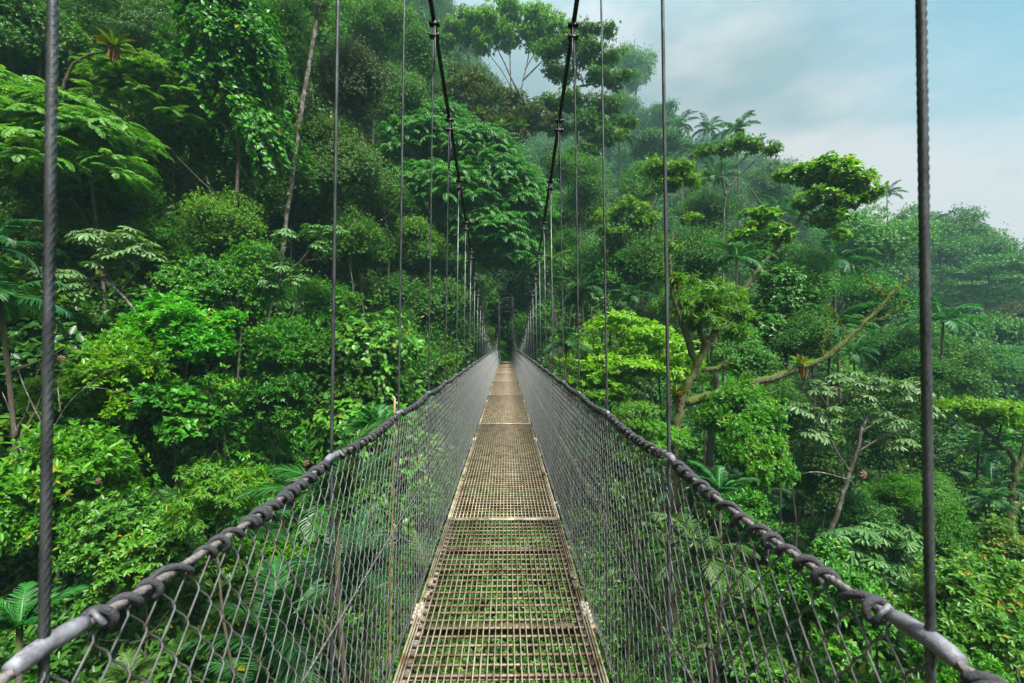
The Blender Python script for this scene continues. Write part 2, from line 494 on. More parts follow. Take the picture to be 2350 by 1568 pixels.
for side in (-1, 1):
    rx = RL if side < 0 else RR
    m = BB()
    yy = np.concatenate([np.arange(BY0, 5, 0.012), np.arange(5, BY1, 0.16)])
    zz = np.array([rail_z(y) for y in yy])
    m.tube(np.stack([np.full_like(yy, rx), yy, zz], -1), 0.0078, 12, True, lobes=6, twist=2 * pi / 0.10, lobe_depth=0.2)
    rail = m.build('handrail', M['core'], bridge)
    # lacing
    m = BB()
    for k, y in enumerate(HY):
        ya, yb = y + 0.062, y + SP - 0.042
        if yb > BY1: yb = BY1
        near = y < 4.5
        turns = 16 if side < 0 else 15
        seg = 16 if near else 8
        n = turns * seg
        t = np.linspace(0, 1, n)
        rnd = np.random.default_rng(k * 2 + (side > 0))
        wob = np.interp(t, np.linspace(0, 1, turns + 1), rnd.normal(0, 0.016, turns + 1))
        ph = t * turns * 2 * pi
        y_ = ya + (yb - ya) * np.clip(t + wob * (1 if near else 0.3), 0, 1)
        rad = 0.0136 + 0.0022 * np.sin(ph * 0.37 + k)
        z_ = np.array([rail_z(v) for v in y_])
        P = np.stack([rx + rad * np.cos(ph) * side, y_, z_ + rad * 1.05 * np.sin(ph) - 0.004], -1)
        m.tube(P, 0.0058 if side < 0 else 0.0062, 7 if near else 5)
        if near:      # the doubled strand
            P2 = np.stack([rx + (rad + .002) * np.cos(ph - 0.25) * side, y_ + 0.0108, z_ + (rad + .002) * 1.05 * np.sin(ph - 0.25) - 0.004], -1)
            m.tube(P2[int(n * (.42 if side < 0 else .8)):int(n * .97)], 0.0052, 7)
    m.build('lacing_rope', M['rope'], rail)
    for k, y in enumerate(HY):
        m = BB()
        t = np.linspace(-0.040, 0.056, 9)
        z_ = np.array([rail_z(y + v) for v in t]) + 0.004
        rr = np.array([0.0100, 0.0120, 0.0126, 0.0121, 0.0127, 0.0120, 0.0125, 0.0119, 0.0100])
        m.tube(np.stack([np.full_like(t, rx), y + t, z_], -1), rr, 12)
        m.tube([(rx - .016, y + .068, z_[-2] - .014), (rx + .002, y + .066, z_[-2] + .008), (rx + .017, y + .068, z_[-2] - .012)], 0.0045, 6)
        m.build('sleeve', M['sleeve'], rail)
    # guard wire at half height
    m = BB()
    gx_ = (rx + (DL if side < 0 else DR)) / 2 + side * 0.012
    yy = np.concatenate([np.arange(BY0, 6, 0.02), np.arange(6, BY1, 0.3)])
    m.tube(np.stack([np.full_like(yy, gx_), yy, np.array([dz(y) + 0.54 + 0.006 * sin(y * 1.9 + side) for y in yy])], -1), 0.0038, 9, True, lobes=6, twist=2 * pi / .05)
    m.build('guard_wire', M['core'], bridge)

# chain link panels, one per bay: zigzag wires hooked round their neighbours
PW, PH = 0.0317, 0.093             # cell width and height


def chain_mesh(side, seed):
    rnd = np.random.default_rng(seed)
    rx = RL if side < 0 else RR
    ex = DL if side < 0 else DR
    m = MB()
    ncol = 30
    pw = SP / ncol
    nrow = 11
    for c in range(ncol):
        pts = []
        ph = c % 2
        jit = rnd.normal(0, 0.0014, 3)
        for r in range(nrow * 2 + 2):
            z = 1.045 - r * PH / 2
            zig = 1 if (r + c) % 2 else -1
            for q, (dzq, dn) in enumerate(((PH * 0.085, 0.0030), (PH * .02, .0012), (-PH * .02, -.0012), (-PH * 0.085, -0.0030))):
                zz = z + dzq
                u = c * pw + zig * pw * (0.5 if q in (1, 2) else .45) + pw / 2 + jit[0] * sin(r * 0.3) + jit[1]
                f = (1.07 - zz) / 1.07
                belly = 0.022 * sin(pi * min(max(f, 0), 1)) * side
                x = rx + (ex - rx) * f + belly + dn * side * zig
                if f > 0.93: x += side * 0.025 * (f - 0.93) / 0.07 + rnd.normal(0, 0.003)
                pts.append((x, u, zz))
        m.tube(pts, 0.0019, 5, False)
    return m


for side in (-1, 1):
    variants = []
    for v in range(3):
        cm = chain_mesh(side, 10 * v + side + 5)
        cm.V = [a - np.array([BC, 0, 0]) for a in cm.V]
        variants.append(cm.mesh('mesh_panel', True))
    for k, y in enumerate(HY):
        yn = y + SP
        child_at('mesh_panel', variants[(k * 5 + 1) % 3], M['wire'], bridge, (0, y, dz(y + SP / 2)))

# dead scraps and bamboo pole are left to the forest; the far tower
tw = empty('bridge_tower', (BC, 40.55, gz(BC, 40.55)), 'dark steel lattice tower standing at the far end of the footbridge', 'tower')
tz = gz(BC, 40.55)
H = cable_z(40.5) - tz + 0.15
for s in (-1, 1):
    m = MB()
    for q in (-.07, .07):
        for w in (-.07, .07):
            m.box((s * 0.62 + q * .7, w * .7, H / 2 - .15), (0.035, 0.035, H + 0.3))
    for i in range(14):
        z = 0.1 + i * (H - .2) / 14
        m.tube([(s * .62 - .05, -.05, z), (s * .62 + .05, -.05, z + H / 14)], .011, 5)
        m.tube([(s * .62 - .05, .05, z + H / 14), (s * .62 + .05, .05, z)], .011, 5)
    m.build('tower_post', M['tower'], tw, False)
m = MB()
for z in (H - .1, H - .75, H - 1.35):
    m.box((0, 0, z), (1.10, 0.06, 0.06))
for i in range(3):
    x0 = -.55 + i * .366
    for z in (H - .75, H - 1.35):
        m.tube([(x0, 0, z), (x0 + .366, 0, z + .6)], .018, 5); m.tube([(x0 + .366, 0.02, z), (x0, 0.02, z + .6)], .018, 5)
m.build('lattice_beam', M['tower'], tw, False)

# footpath beyond the bridge
pv = []
for i in range(13):
    y = 40.25 + i * 1.2
    for x in (-.75, -.25, .25, .75):
        pv.append((BC + x + 0.25 * sin(i * .5), y, gz(BC + x, y) + 0.03))
pq = [[i * 4 + j, i * 4 + j + 1, (i + 1) * 4 + j + 1, (i + 1) * 4 + j] for i in range(12) for j in range(3)]
tag(link('path', fast_mesh('path', pv, pq), M['path']), kind='structure')

# ------------------------------------------------------------------ foliage
def unit(v):
    return v / (np.linalg.norm(v, axis=-1, keepdims=True) + 1e-9)


OVATE = (np.array([[0, 0, 0], [.19, .30, .045], [.17, .66, .03], [0, 1, -.10], [-.17, .66, .03], [-.19, .30, .045]]), np.array([[0, 1, 2, 3], [0, 3, 4, 5]]))
BROAD = (np.array([[0, 0, 0], [.30, .22, .06], [.26, .62, .03], [0, 1, -.12], [-.26, .62, .03], [-.30, .22, .06]]), np.array([[0, 1, 2, 3], [0, 3, 4, 5]]))
LANCE = (np.array([[0, 0, 0], [.105, .32, .03], [.09, .68, .0], [0, 1, -.14], [-.09, .68, .0], [-.105, .32, .03]]), np.array([[0, 1, 2, 3], [0, 3, 4, 5]]))
BLADE = (np.array([[0, 0, 0], [.045, .25, .012], [.04, .65, -.05], [0, 1, -.24], [-.04, .65, -.05], [-.045, .25, .012]]), np.array([[0, 1, 2, 3], [0, 3, 4, 5]]))
LOBE = (np.array([[0, 0, 0], [.10, .42, .03], [.145, .72, -.03], [0, 1, -.16], [-.145, .72, -.03], [-.10, .42, .03]]), np.array([[0, 1, 2, 3], [0, 3, 4, 5]]))


def place_leaves(P, D, N, S, tint, tpl):
    tv, tf = tpl
    D = unit(D)
    X = unit(np.cross(D, N))
    Z = np.cross(X, D)
    V = P[:, None, :] + S[:, None, None] * (tv[None, :, 0, None] * X[:, None, :] + tv[None, :, 1, None] * D[:, None, :] + tv[None, :, 2, None] * Z[:, None, :])
    n, k = len(P), len(tv)
    Q = (tf[None] + (np.arange(n) * k)[:, None, None]).reshape(-1, 4)
    return V.reshape(-1, 3), Q, np.repeat(tint, k)


class Leaves:
    def __init__(s):
        s.V = []; s.Q = []; s.t = []; s.n = 0

    def add(s, P, D, N, S, tint, tpl):
        V, Q, t = place_leaves(P, D, N, S, tint, tpl)
        s.V.append(V); s.Q.append(Q + s.n); s.t.append(t); s.n += len(V)

    def strip(s, V, Q, t):
        s.V.append(V); s.Q.append(np.asarray(Q) + s.n); s.t.append(np.full(len(V), t)); s.n += len(V)

    def mesh(s, name):
        return fast_mesh(name, np.vstack(s.V), np.vstack(s.Q), np.concatenate(s.t))


def sprigs(L, rng, p, a, k, leaf, tpl, spread=(0.5, 1.25), droop=0.15, stem=0.35, tint_j=0.19, tint0=None):
    """a whorl of k leaves round the tip of every twig p with axis a"""
    m = len(p)
    a = unit(a)
    ref = np.where(np.abs(a[:, 2:3]) < .85, np.array([[0, 0, 1.]]), np.array([[1., 0, 0]]))
    u = unit(np.cross(a, ref)); v = np.cross(a, u)
    base_t = rng.random(m) if tint0 is None else tint0
    off = rng.random(m) * 6.28
    for j in range(k):
        az = off + j * 2.4 + rng.normal(0, .25, m)
        e = rng.uniform(*spread, m)
        d = np.cos(e)[:, None] * a + np.sin(e)[:, None] * (np.cos(az)[:, None] * u + np.sin(az)[:, None] * v)
        d[:, 2] -= droop * rng.uniform(.5, 1.6, m)
        d = unit(d)
        n = a + np.array([0, 0, .6]) + rng.normal(0, .22, (m, 3))
        S = leaf * rng.uniform(.62, 1.2, m)
        t = np.clip(base_t * .75 + .12 + rng.normal(0, tint_j, m), 0, 1)
        L.add(p + a * (leaf * stem * rng.uniform(-1.6, .6, m))[:, None], d, n, S, t, tpl)


def clump_set(rng, shape, n):
    """centres and radii of the leaf masses of a crown of unit radius"""
    C = []; R = []
    while len(C) < n:
        d = unit(rng.normal(0, 1, 3))
        if shape == 'round':
            if d[2] < -.88: continue
            r = rng.uniform(.30, .92)
            c = d * r * np.array([1, 1, .85]); q = rng.uniform(.16, .40) * (1.1 - .25 * r)
        elif shape == 'tall':
            z = rng.uniform(-1.25, 1.05); rr = (1 - .45 * max(z, 0)) * rng.uniform(.15, .62)
            th = rng.uniform(0, 6.28); c = np.array([rr * cos(th), rr * sin(th), z]); q = rng.uniform(.22, .40)
        elif shape == 'flat':
            th = rng.uniform(0, 6.28); r = sqrt(rng.uniform(0, 1)) * .85
            c = np.array([r * cos(th), r * sin(th), .26 * (1 - r * r) + rng.uniform(-.10, .06)]); q = rng.uniform(.17, .28)
        elif shape == 'layer':
            th = rng.uniform(0, 6.28); z = rng.choice([-.62, -.30, 0, .30, .55]) + rng.normal(0, .06)
            r = sqrt(rng.uniform(0.02, 1)) * (.95 - .45 * max(z, 0) - .1 * abs(z))
            c = np.array([r * cos(th), r * sin(th), z - .18 * r]); q = rng.uniform(.22, .36)
        elif shape == 'loose':
            if d[2] < -.7: continue
            r = rng.uniform(.45, 1.0)
            c = d * r * np.array([1, 1, .75]); q = rng.uniform(.15, .27)
        C.append(c); R.append(q)
    return np.array(C), np.array(R)


def crown(seed, shape, n_clump, n_sprig, k, leaf, tpl, droop=.15, squash=.85, spread=(.5, 1.25), up=.35, down_cut=-.7, curtain=0):
    rng = np.random.default_rng(seed)
    C, R = clump_set(rng, shape, n_clump)
    w = R ** 2; w /= w.sum()
    ci = rng.choice(len(C), n_sprig, p=w)
    d = unit(rng.normal(0, 1, (n_sprig * 2, 3)))
    d = d[d[:, 2] > down_cut][:n_sprig]
    ci = ci[:len(d)]
    rad = R[ci] * np.where(rng.random(len(d)) < .24, rng.uniform(1.05, 1.7, len(d)), rng.uniform(.66, 1.08, len(d))) * (1 + .22 * np.sin(d[:, 0] * 5 + ci) * np.sin(d[:, 1] * 6 + ci * 2))
    p = C[ci] + d * rad[:, None] * np.array([1, 1, squash])
    a = unit(d * .75 + .35 * unit(p) + np.array([0, 0, up]))
    L = Leaves()
    ct = np.random.default_rng(seed + 5).random(len(C))
    t0 = np.clip(.45 * ct[ci] + .55 * rng.random(len(d)), 0, 1)
    sprigs(L, rng, p, a, k, leaf, tpl, spread, droop, tint0=t0)
    if curtain:
        # hanging strands of creeper
        m = curtain
        b = C[rng.choice(len(C), m, p=w)]
        th = rng.uniform(0, 6.28, m)
        b = b + np.stack([np.cos(th), np.sin(th), 0 * th], -1) * rng.uniform(.15, .42, m)[:, None]
        ln = rng.uniform(.25, .9, m)
        for i in range(14):
            q = b.copy(); q[:, 2] -= ln * i / 14
            q[:, :2] += rng.normal(0, .018, (m, 2)) + .03 * np.sin(i * .8 + th)[:, None]
            dd = np.stack([np.cos(th), np.sin(th), -.9 + 0 * th], -1) + rng.normal(0, .5, (m, 3))
            L.add(q, dd, np.stack([np.cos(th), np.sin(th), .5 + 0 * th], -1), leaf * rng.uniform(.7, 1.25, m), np.clip(rng.random(m), 0, .96), tpl)
    return L.mesh('crown')


def frond(L, rng, p0, az, e0, length, bend, npair, leaflet, tpl=BLADE, hang=.35, tint=None, width=.012, taper=True, rachis=True, vee=.25, sweep=.5):
    """a feather leaf: arched midrib with leaflets to both sides"""
    t = np.linspace(0, 1, npair + 2)
    e = e0 - bend * t ** 1.3
    h = np.array([cos(az), sin(az), 0])
    step = length / (npair + 1)
    dirs = np.cos(e)[:, None] * h + np.sin(e)[:, None] * np.array([0, 0, 1.])
    pts = p0 + np.concatenate([np.zeros((1, 3)), np.cumsum(dirs[:-1] * step, axis=0)])
    side = np.array([-sin(az), cos(az), 0])
    nrm = np.cross(dirs, np.broadcast_to(side, dirs.shape)) * -1
    nrm = np.where(nrm[:, 2:3] < 0, -nrm, nrm)
    t0 = rng.random() if tint is None else tint
    start = 2 if npair > 12 else 1
    idx = np.arange(start, npair + 2)
    for s in (-1, 1):
        tt = t[idx]
        d = side * s * (1 - .25 * tt)[:, None] + dirs[idx] * (sweep + .55 * tt ** 2)[:, None] + nrm[idx] * vee - np.array([0, 0, hang]) * (1 + rng.normal(0, .25, len(idx)))[:, None]
        d += rng.normal(0, .07, d.shape)
        prof = (np.sin(pi * np.clip(.14 + .80 * tt, 0, 1)) ** .6) if taper else np.ones_like(tt)
        S = leaflet * prof * rng.uniform(.85, 1.1, len(idx))
        n = nrm[idx] + .4 * side * s * hang
        L.add(pts[idx], d, n, S, np.clip(t0 * .7 + .1 + rng.normal(0, .1, len(idx)), 0, .95), tpl)
    if rachis:
        w = width * (1.2 - t)[:, None]
        V = np.vstack([pts - side * w, pts + nrm * w * .9, pts + side * w])
        n = len(pts)
        q = [[i, i + 1, n + i + 1, n + i] for i in range(n - 1)] + [[n + i, n + i + 1, 2 * n + i + 1, 2 * n + i] for i in range(n - 1)]
        L.strip(V, q, .9)
    return pts


def feather_crown(seed, shape, n_clump, n_frond, length, npair, leaflet, tpl=OVATE, bend=.5, hang=.12):
    """a crown of many small feather leaves lying in flat sprays"""
    rng = np.random.default_rng(seed)
    C, R = clump_set(rng, shape, n_clump)
    w = R ** 2; w /= w.sum()
    L = Leaves()
    tint = rng.random(n_clump)
    for i in range(n_frond):
        c = rng.choice(n_clump, p=w)
        th = rng.uniform(0, 6.28)
        q = sqrt(rng.random())
        p = C[c] + R[c] * np.array([cos(th) * q, sin(th) * q, rng.uniform(-.12, .20) + .25 * (1 - q)])
        az = th + rng.normal(0, .5)
        frond(L, rng, p, az, rng.uniform(-.5, .4), length * rng.uniform(.7, 1.15), bend, npair, leaflet, tpl, hang=hang, tint=np.clip(tint[c] * .5 + .5 * rng.random(), 0, 1), rachis=False, vee=.05, sweep=.35)
    return L.mesh('crown')


def star_crown(C, R, seed, n_rose, length, leaflet):
    """whorls of arching compound leaves"""
    rng = np.random.default_rng(seed)
    C = np.asarray(C); R = np.asarray(R)
    w = R ** 2; w = w / w.sum()
    L = Leaves()
    for i in range(n_rose):
        c = rng.choice(len(C), p=w)
        d = unit(rng.normal(0, 1, 3))
        if d[2] < -.35: d[2] *= -1
        p = C[c] + d * R[c] * rng.uniform(.75, 1.05) * np.array([1, 1, .8])
        k = rng.integers(5, 9)
        t0 = rng.random()
        o = rng.uniform(0, 6.28)
        for j in range(k):
            frond(L, rng, p, o + j * 6.28 / k + rng.normal(0, .2), rng.uniform(-.35, .55), length * rng.uniform(.75, 1.15), 1.1, 6, leaflet, OVATE, hang=.75, tint=np.clip(t0 + rng.normal(0, .08), 0, 1), rachis=False, taper=True, vee=.1, sweep=.55)
    return L.mesh('crown')


def palm_crown(seed, n, length, npair, leaflet, hang, e_hi=1.25, e_lo=-.1, bend=1.25, width=.018):
    rng = np.random.default_rng(seed)
    L = Leaves()
    for i in range(n):
        f = i / max(n - 1, 1)
        e0 = e_hi + (e_lo - e_hi) * f + rng.normal(0, .08)
        az = i * 2.4 + rng.normal(0, .25)
        frond(L, rng, np.array([.03 * cos(az), .03 * sin(az), 0]), az, e0, length * rng.uniform(.82, 1.1), bend * rng.uniform(.75, 1.2), npair, leaflet, BLADE, hang=hang * rng.uniform(.7, 1.4), width=width)
    return L.mesh('crown')


def umbrella_leaf(L, rng, p, up, r, t0=None, lobes=9):
    """one palmate leaf of lobes round its stalk"""
    up = unit(np.asarray(up, float))
    ref = np.array([1., 0, 0]) if abs(up[0]) < .8 else np.array([0, 1., 0])
    u = unit(np.cross(up, ref)); v = np.cross(up, u)
    th = np.arange(lobes) / lobes * 2 * pi * .93 + rng.uniform(0, 6.28)
    d = np.cos(th)[:, None] * u + np.sin(th)[:, None] * v - up * rng.uniform(.10, .40) + rng.normal(0, .04, (lobes, 3))
    S = r * (0.80 + .2 * np.cos(th - th[lobes // 2])) * rng.uniform(.9, 1.08, lobes)
    t = np.clip((rng.random() if t0 is None else t0) * .8 + rng.normal(0, .05, lobes), 0, .98)
    L.add(np.repeat(np.asarray(p)[None], lobes, 0), d, np.repeat(up[None], lobes, 0), S, t, LOBE)


def cecropia_tip(L, rng, p, r, n=9, reach=.8):
    """a head of long stalked palmate leaves at a branch tip"""
    for i in range(n):
        az = i * 2.4 + rng.normal(0, .2); e = rng.uniform(-.05, 1.1)
        d = np.array([cos(az) * cos(e), sin(az) * cos(e), sin(e)])
        q = np.asarray(p) + d * reach * rng.uniform(.6, 1.1) * r * 1.9
        umbrella_leaf(L, rng, q, d * .35 + np.array([0, 0, 1.]) + rng.normal(0, .2, 3), r * rng.uniform(.8, 1.15), lobes=int(rng.integers(8, 11)))
        # stalk
        s = np.array([-sin(az), cos(az), 0]) * .006
        V = np.array([np.asarray(p) - s, np.asarray(p) + s, q + s * .6, q - s * .6])
        L.strip(V, [[0, 1, 2, 3]], .95)


def brom_crown(seed, n=26, r=1.0):
    rng = np.random.default_rng(seed)
    m = n
    az = np.arange(m) * 2.4
    e = np.linspace(1.35, .05, m) + rng.normal(0, .1, m)
    L = Leaves()
    D = np.stack([np.cos(az) * np.cos(e), np.sin(az) * np.cos(e), np.sin(e)], -1)
    N = np.stack([-np.cos(az) * np.sin(e), -np.sin(az) * np.sin(e), np.cos(e)], -1)
    tpl = (np.array([[0, 0, 0], [.075, .3, .03], [.07, .72, -.02], [0, 1, -.25], [-.07, .72, -.02], [-.075, .3, .03]]), OVATE[1])
    L.add(np.zeros((m, 3)), D, N, r * rng.uniform(.75, 1.1, m), rng.random(m), tpl)
    # dead leaves hanging below
    k = 10
    az = rng.uniform(0, 6.28, k)
    D = np.stack([np.cos(az) * .35, np.sin(az) * .35, -np.ones(k)], -1)
    L.add(np.zeros((k, 3)) + rng.normal(0, .05, (k, 3)), D, np.stack([np.cos(az), np.sin(az), 0 * az], -1), r * rng.uniform(.6, 1.1, k), np.full(k, .97), tpl)
    return L.mesh('rosette')


LIB = {}


def lib(kind, key, fn):
    LIB.setdefault(kind, []).append(fn())


for s in range(3):
    lib('bush', s, lambda: crown(100 + s, 'round', 18, 2700, 7, .098, OVATE))                         # near shrubs, big leaves
    lib('bushbig', s, lambda: crown(110 + s, 'round', 16, 1500, 8, .135, BROAD, droop=.3))
    lib('mid', s, lambda: crown(120 + s, 'round', 40, 7600, 7, .049, OVATE))
    lib('fine', s, lambda: crown(130 + s, 'round', 54, 10000, 7, .041, OVATE, squash=.75))
    lib('tall', s, lambda: crown(140 + s, 'tall', 46, 8200, 7, .048, OVATE))
for s in range(2):
    lib('vine', s, lambda: crown(150 + s, 'tall', 34, 2600, 6, .085, BROAD, droop=.55, curtain=420))
    lib('loose', s, lambda: crown(160 + s, 'loose', 42, 4200, 7, .058, OVATE))
    lib('flat', s, lambda: crown(170 + s, 'flat', 46, 4200, 8, .052, OVATE, squash=.55, droop=.22))
    lib('droop', s, lambda: crown(180 + s, 'layer', 26, 800, 8, .15, LANCE, droop=.75, squash=.5, up=.1))
    lib('layer', s, lambda: crown(190 + s, 'layer', 60, 6000, 7, .046, OVATE, squash=.30, droop=.2, up=.2, down_cut=-.2))
    lib('feather', s, lambda: feather_crown(200 + s, 'layer', 26, 620, .42, 10, .105, OVATE, bend=.9, hang=.45))
    lib('lime', s, lambda: crown(210 + s, 'layer', 34, 1150, 8, .115, OVATE, droop=.65, squash=.42, up=.3, down_cut=-.15))
    lib('palm', s, lambda: palm_crown(220 + s, 13, 1.0, 34, .25, .38))
    lib('palmyoung', s, lambda: palm_crown(230 + s, 9, 1.0, 36, .27, .12, 1.35, .5, 1.0))
lib('fan', 0, lambda: palm_crown(240, 16, .8, 22, .34, .05, 1.2, .15, .9))
for s in range(2):
    lib('brom', s, lambda: brom_crown(250 + s))


# ------------------------------------------------------------------ plants
def trunk_mesh(rng, base, top, r0, r1, crown_r=0, limbs=0, bend=.05, sides=8):
    """tapered trunk with limbs that reach into the crown; base and top in the frame of the plant"""
    m = MB()
    base = np.asarray(base, float); top = np.asarray(top, float)
    h = np.linalg.norm(top - base)
    n = 9
    t = np.linspace(0, 1, n)
    wob = np.stack([np.sin(t * 4 + rng.uniform(0, 6)), np.cos(t * 3.3 + rng.uniform(0, 6)), 0 * t], -1) * (h * bend) * np.sin(pi * t)[:, None]
    P = base + (top - base) * t[:, None] + wob
    m.tube(P, r0 + (r1 - r0) * t, sides)
    for i in range(limbs):
        f = rng.uniform(.55, .95)
        q = P[int(f * (n - 1))]
        az = rng.uniform(0, 6.28); e = rng.uniform(.2, 1.0)
        L_ = crown_r * rng.uniform(.55, .95)
        d = np.array([cos(az) * cos(e), sin(az) * cos(e), sin(e)])
        s = np.linspace(0, 1, 5)[:, None]
        pts = q + d * L_ * s + np.array([0, 0, .25 * L_]) * s ** 2 + rng.normal(0, .04 * L_, (5, 3)) * s
        m.tube(pts, np.linspace(r1 * .8 + .01, r1 * .18, 5), 5)
        for j in range(2):
            q2 = pts[rng.integers(2, 4)]
            d2 = unit(d + rng.normal(0, .6, 3))
            m.tube([q2, q2 + d2 * L_ * .25, q2 + d2 * L_ * .5 + np.array([0, 0, .05 * L_])], [r1 * .3, r1 * .2, r1 * .08], 4)
    return m


PLANTS = []
_MADE = {}


def leafy(me, mat):
    """the crown mesh in one leaf colour; every plant of that kind and colour shares it"""
    key = (me.name, mat)
    if key not in _MADE:
        c = me if len(me.materials) == 0 else me.copy()
        c.materials.clear()
        c.materials.append(M[mat])
        _MADE[key] = c
    return _MADE[key]


def plant(name, kind, mat, pos, R, label, cat, group=None, flat=1.0, tone=None, idx=None, bark='bark', tr=.035, limbs=5, no_trunk=False, part='crown', lean=(0, 0), base_off=(0, 0), tilt=(0, 0)):
    """a plant whose crown of radius R is centred at pos; its stem comes up from the ground below"""
    rng = np.random.default_rng(len(PLANTS) + 1000)
    x, y, z = pos
    bx, by = x + base_off[0], y + base_off[1]
    g = gz(bx, by)
    root = empty(name, (bx, by, g), label, cat, group)
    i = rng.integers(0, len(LIB[kind])) if idx is None else idx
    me = leafy(LIB[kind][i], mat)
    c = bpy.data.objects.new(part, me)
    col.objects.link(c)
    c.parent = root
    c.location = (x - bx, y - by, z - g)
    if kind in ('mid', 'fine', 'bush', 'bushbig', 'loose', 'tall', 'vine'):
        tilt = (rng.uniform(-.3, .3), rng.uniform(-.3, .3))
    c.rotation_euler = (tilt[0], tilt[1], rng.uniform(0, 6.28))
    c.scale = (R * rng.uniform(.9, 1.12), R * rng.uniform(.9, 1.12), R * flat)
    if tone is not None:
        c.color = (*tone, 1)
    if not no_trunk:
        h = z - g
        if h > .25:
            r0 = max(.03, tr * R) * (1 if h < 8 else 1.2)
            m = trunk_mesh(rng, (0, 0, -.25), (x - bx, y - by, h + (0 if kind.startswith('palm') or kind == 'fan' else .25 * R * flat)), r0, r0 * (.75 if kind.startswith('palm') else .4), R, limbs, bend=.02 if kind.startswith('palm') else .035)
            m.build('trunk' if R > 1.3 or kind.startswith('palm') else 'stem', M[bark], root)
    PLANTS.append(root)
    return root

# ------------------------------------------------------------------ trees drawn limb by limb
def smooth_path(pts, n):
    P = np.asarray(pts, float)
    d = np.concatenate([[0], np.cumsum(np.linalg.norm(np.diff(P, axis=0), axis=1))])
    t = np.linspace(0, d[-1], n)
    Q = np.stack([np.interp(t, d, P[:, i]) for i in range(3)], -1)
    for _ in range(2):
        Q[1:-1] = .25 * Q[:-2] + .5 * Q[1:-1] + .25 * Q[2:]
    return Q


def far(D):
    return D if D < 45 else 45 + (D - 45) * 2.0


def limb_tree(name, label, cat, D, limbs, bark, masses=(), foliage='sprig', mat='broad', leaf=.14, dens=46, tpl=OVATE, k=7, droop=.2, squash=.6, tips=(), tip_r=.3, ground_base=True, moss=0, seed=0, group=None, tone=None, wob=.03, extra_drop=0):
    """limbs: [(points (px, py, depth offset), r0, r1)]; masses: [(px, py, depth offset, radius px)]; all at depth D"""
    rng = np.random.default_rng(seed + 77)
    D = far(D)
    W = lambda p: np.array(at(p[0], p[1], D + (p[2] if len(p) > 2 else 0)))
    b0 = W(limbs[0][0][0])
    g = gz(b0[0], b0[1])
    root = empty(name, (b0[0], b0[1], g), label, cat, group)
    O = np.array([b0[0], b0[1], g])
    m = MB()
    mossL = Leaves()
    for i, (pts, r0, r1) in enumerate(limbs):
        P = [W(p) - O for p in pts]
        if i == 0 and ground_base:
            if P[0][2] > .3:
                dn = (P[0] - P[1]); dn = dn / (np.linalg.norm(dn) + 1e-9)
                foot = np.array([P[0][0] + dn[0] * .8, P[0][1] + dn[1] * .8, -.3])
                P = [foot] + P
        n = max(10, int(sum(np.linalg.norm(P[j + 1] - P[j]) for j in range(len(P) - 1)) / .16))
        n = min(n, 90)
        Q = smooth_path(P, n)
        Q[1:-1] += rng.normal(0, wob * r0 * 3, (n - 2, 3))
        m.tube(Q, np.linspace(r0, r1, n) * (1 + rng.normal(0, .07, n)), 9)
        if moss:
            c = int(moss * n)
            ii = rng.integers(0, n, c)
            rr = np.linspace(r0, r1, n)[ii]
            d = rng.normal(0, 1, (c, 3)); d[:, 2] = np.where(rng.random(c) < .75, np.abs(d[:, 2]), d[:, 2]); d = unit(d)
            dd = d + rng.normal(0, .6, (c, 3)); dd[:, 2] -= .4
            mossL.add(Q[ii] + d * rr[:, None] * .8, dd, rng.normal(0, 1, (c, 3)), rng.uniform(.05, .13, c), rng.random(c), LANCE)
    m.build('trunk', M[bark], root)
    if moss:
        link('moss', mossL.mesh('moss'), M['moss'], root)
    L = Leaves()
    if len(masses):
        C = np.array([W(q) - O for q in masses]); R = np.array([q[3] * (D + q[2]) / F for q in masses])
    if foliage == 'sprig' and len(masses):
        P = []; A = []; T0 = []
        for c, r in zip(C, R):
            n = int(dens * r * r * 12.6 * (.5 + .5 * squash))
            n = max(n, 10)
            # several knots of twigs inside every mass
            nk = max(4, int(6 + r * 5))
            kk = c + unit(rng.normal(0, 1, (nk, 3))) * r * (rng.random((nk, 1)) ** .5) * 1.0 * np.array([1, 1, squash])
            ki = rng.integers(0, nk, n)
            d = unit(rng.normal(0, 1, (n, 3))); d[:, 2] = np.where(d[:, 2] < -.3, -d[:, 2], d[:, 2])
            q = kk[ki] + d * r * .34 * rng.uniform(.35, 1.35, (n, 1)) * np.array([1, 1, .45 + .55 * squash]) + rng.normal(0, .17, (n, 3)) * r * np.array([1, 1, .6])
            P.append(q); A.append(unit(d * .8 + .3 * unit(q - c) + np.array([0, 0, .35])))
            kt = rng.random(nk); T0.append(np.clip(.45 * kt[ki] + .55 * rng.random(n), 0, 1))
        sprigs(L, rng, np.vstack(P), np.vstack(A), k, leaf, tpl, (.5, 1.25), droop, tint0=np.concatenate(T0))
    elif foliage == 'star':
        me = star_crown(C, R, seed, int(dens * float((R ** 2).sum())), leaf * 4.2, leaf)
        c = link('crown', me, M[mat], root)
        if tone: c.color = (*tone, 1)
        return root
    for (q, n) in tips:
        cecropia_tip(L, rng, W(q) - O, tip_r, n)
    if L.n:
        c = link('crown', L.mesh('crown'), M[mat], root)
        if tone: c.color = (*tone, 1)
    return root


def T(name, kind, mat, px, py, rpx, D, label, cat='tree', flat=1.0, **kw):
    if 'tunnel' not in label and 'tower' not in label and 'arching' not in label: D = far(D)
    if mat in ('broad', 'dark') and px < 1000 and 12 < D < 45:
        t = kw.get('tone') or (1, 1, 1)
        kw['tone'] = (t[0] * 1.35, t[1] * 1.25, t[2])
    return plant(name, kind, mat, at(px, py, D), rpx * D / F, label, cat, flat=flat, **kw)


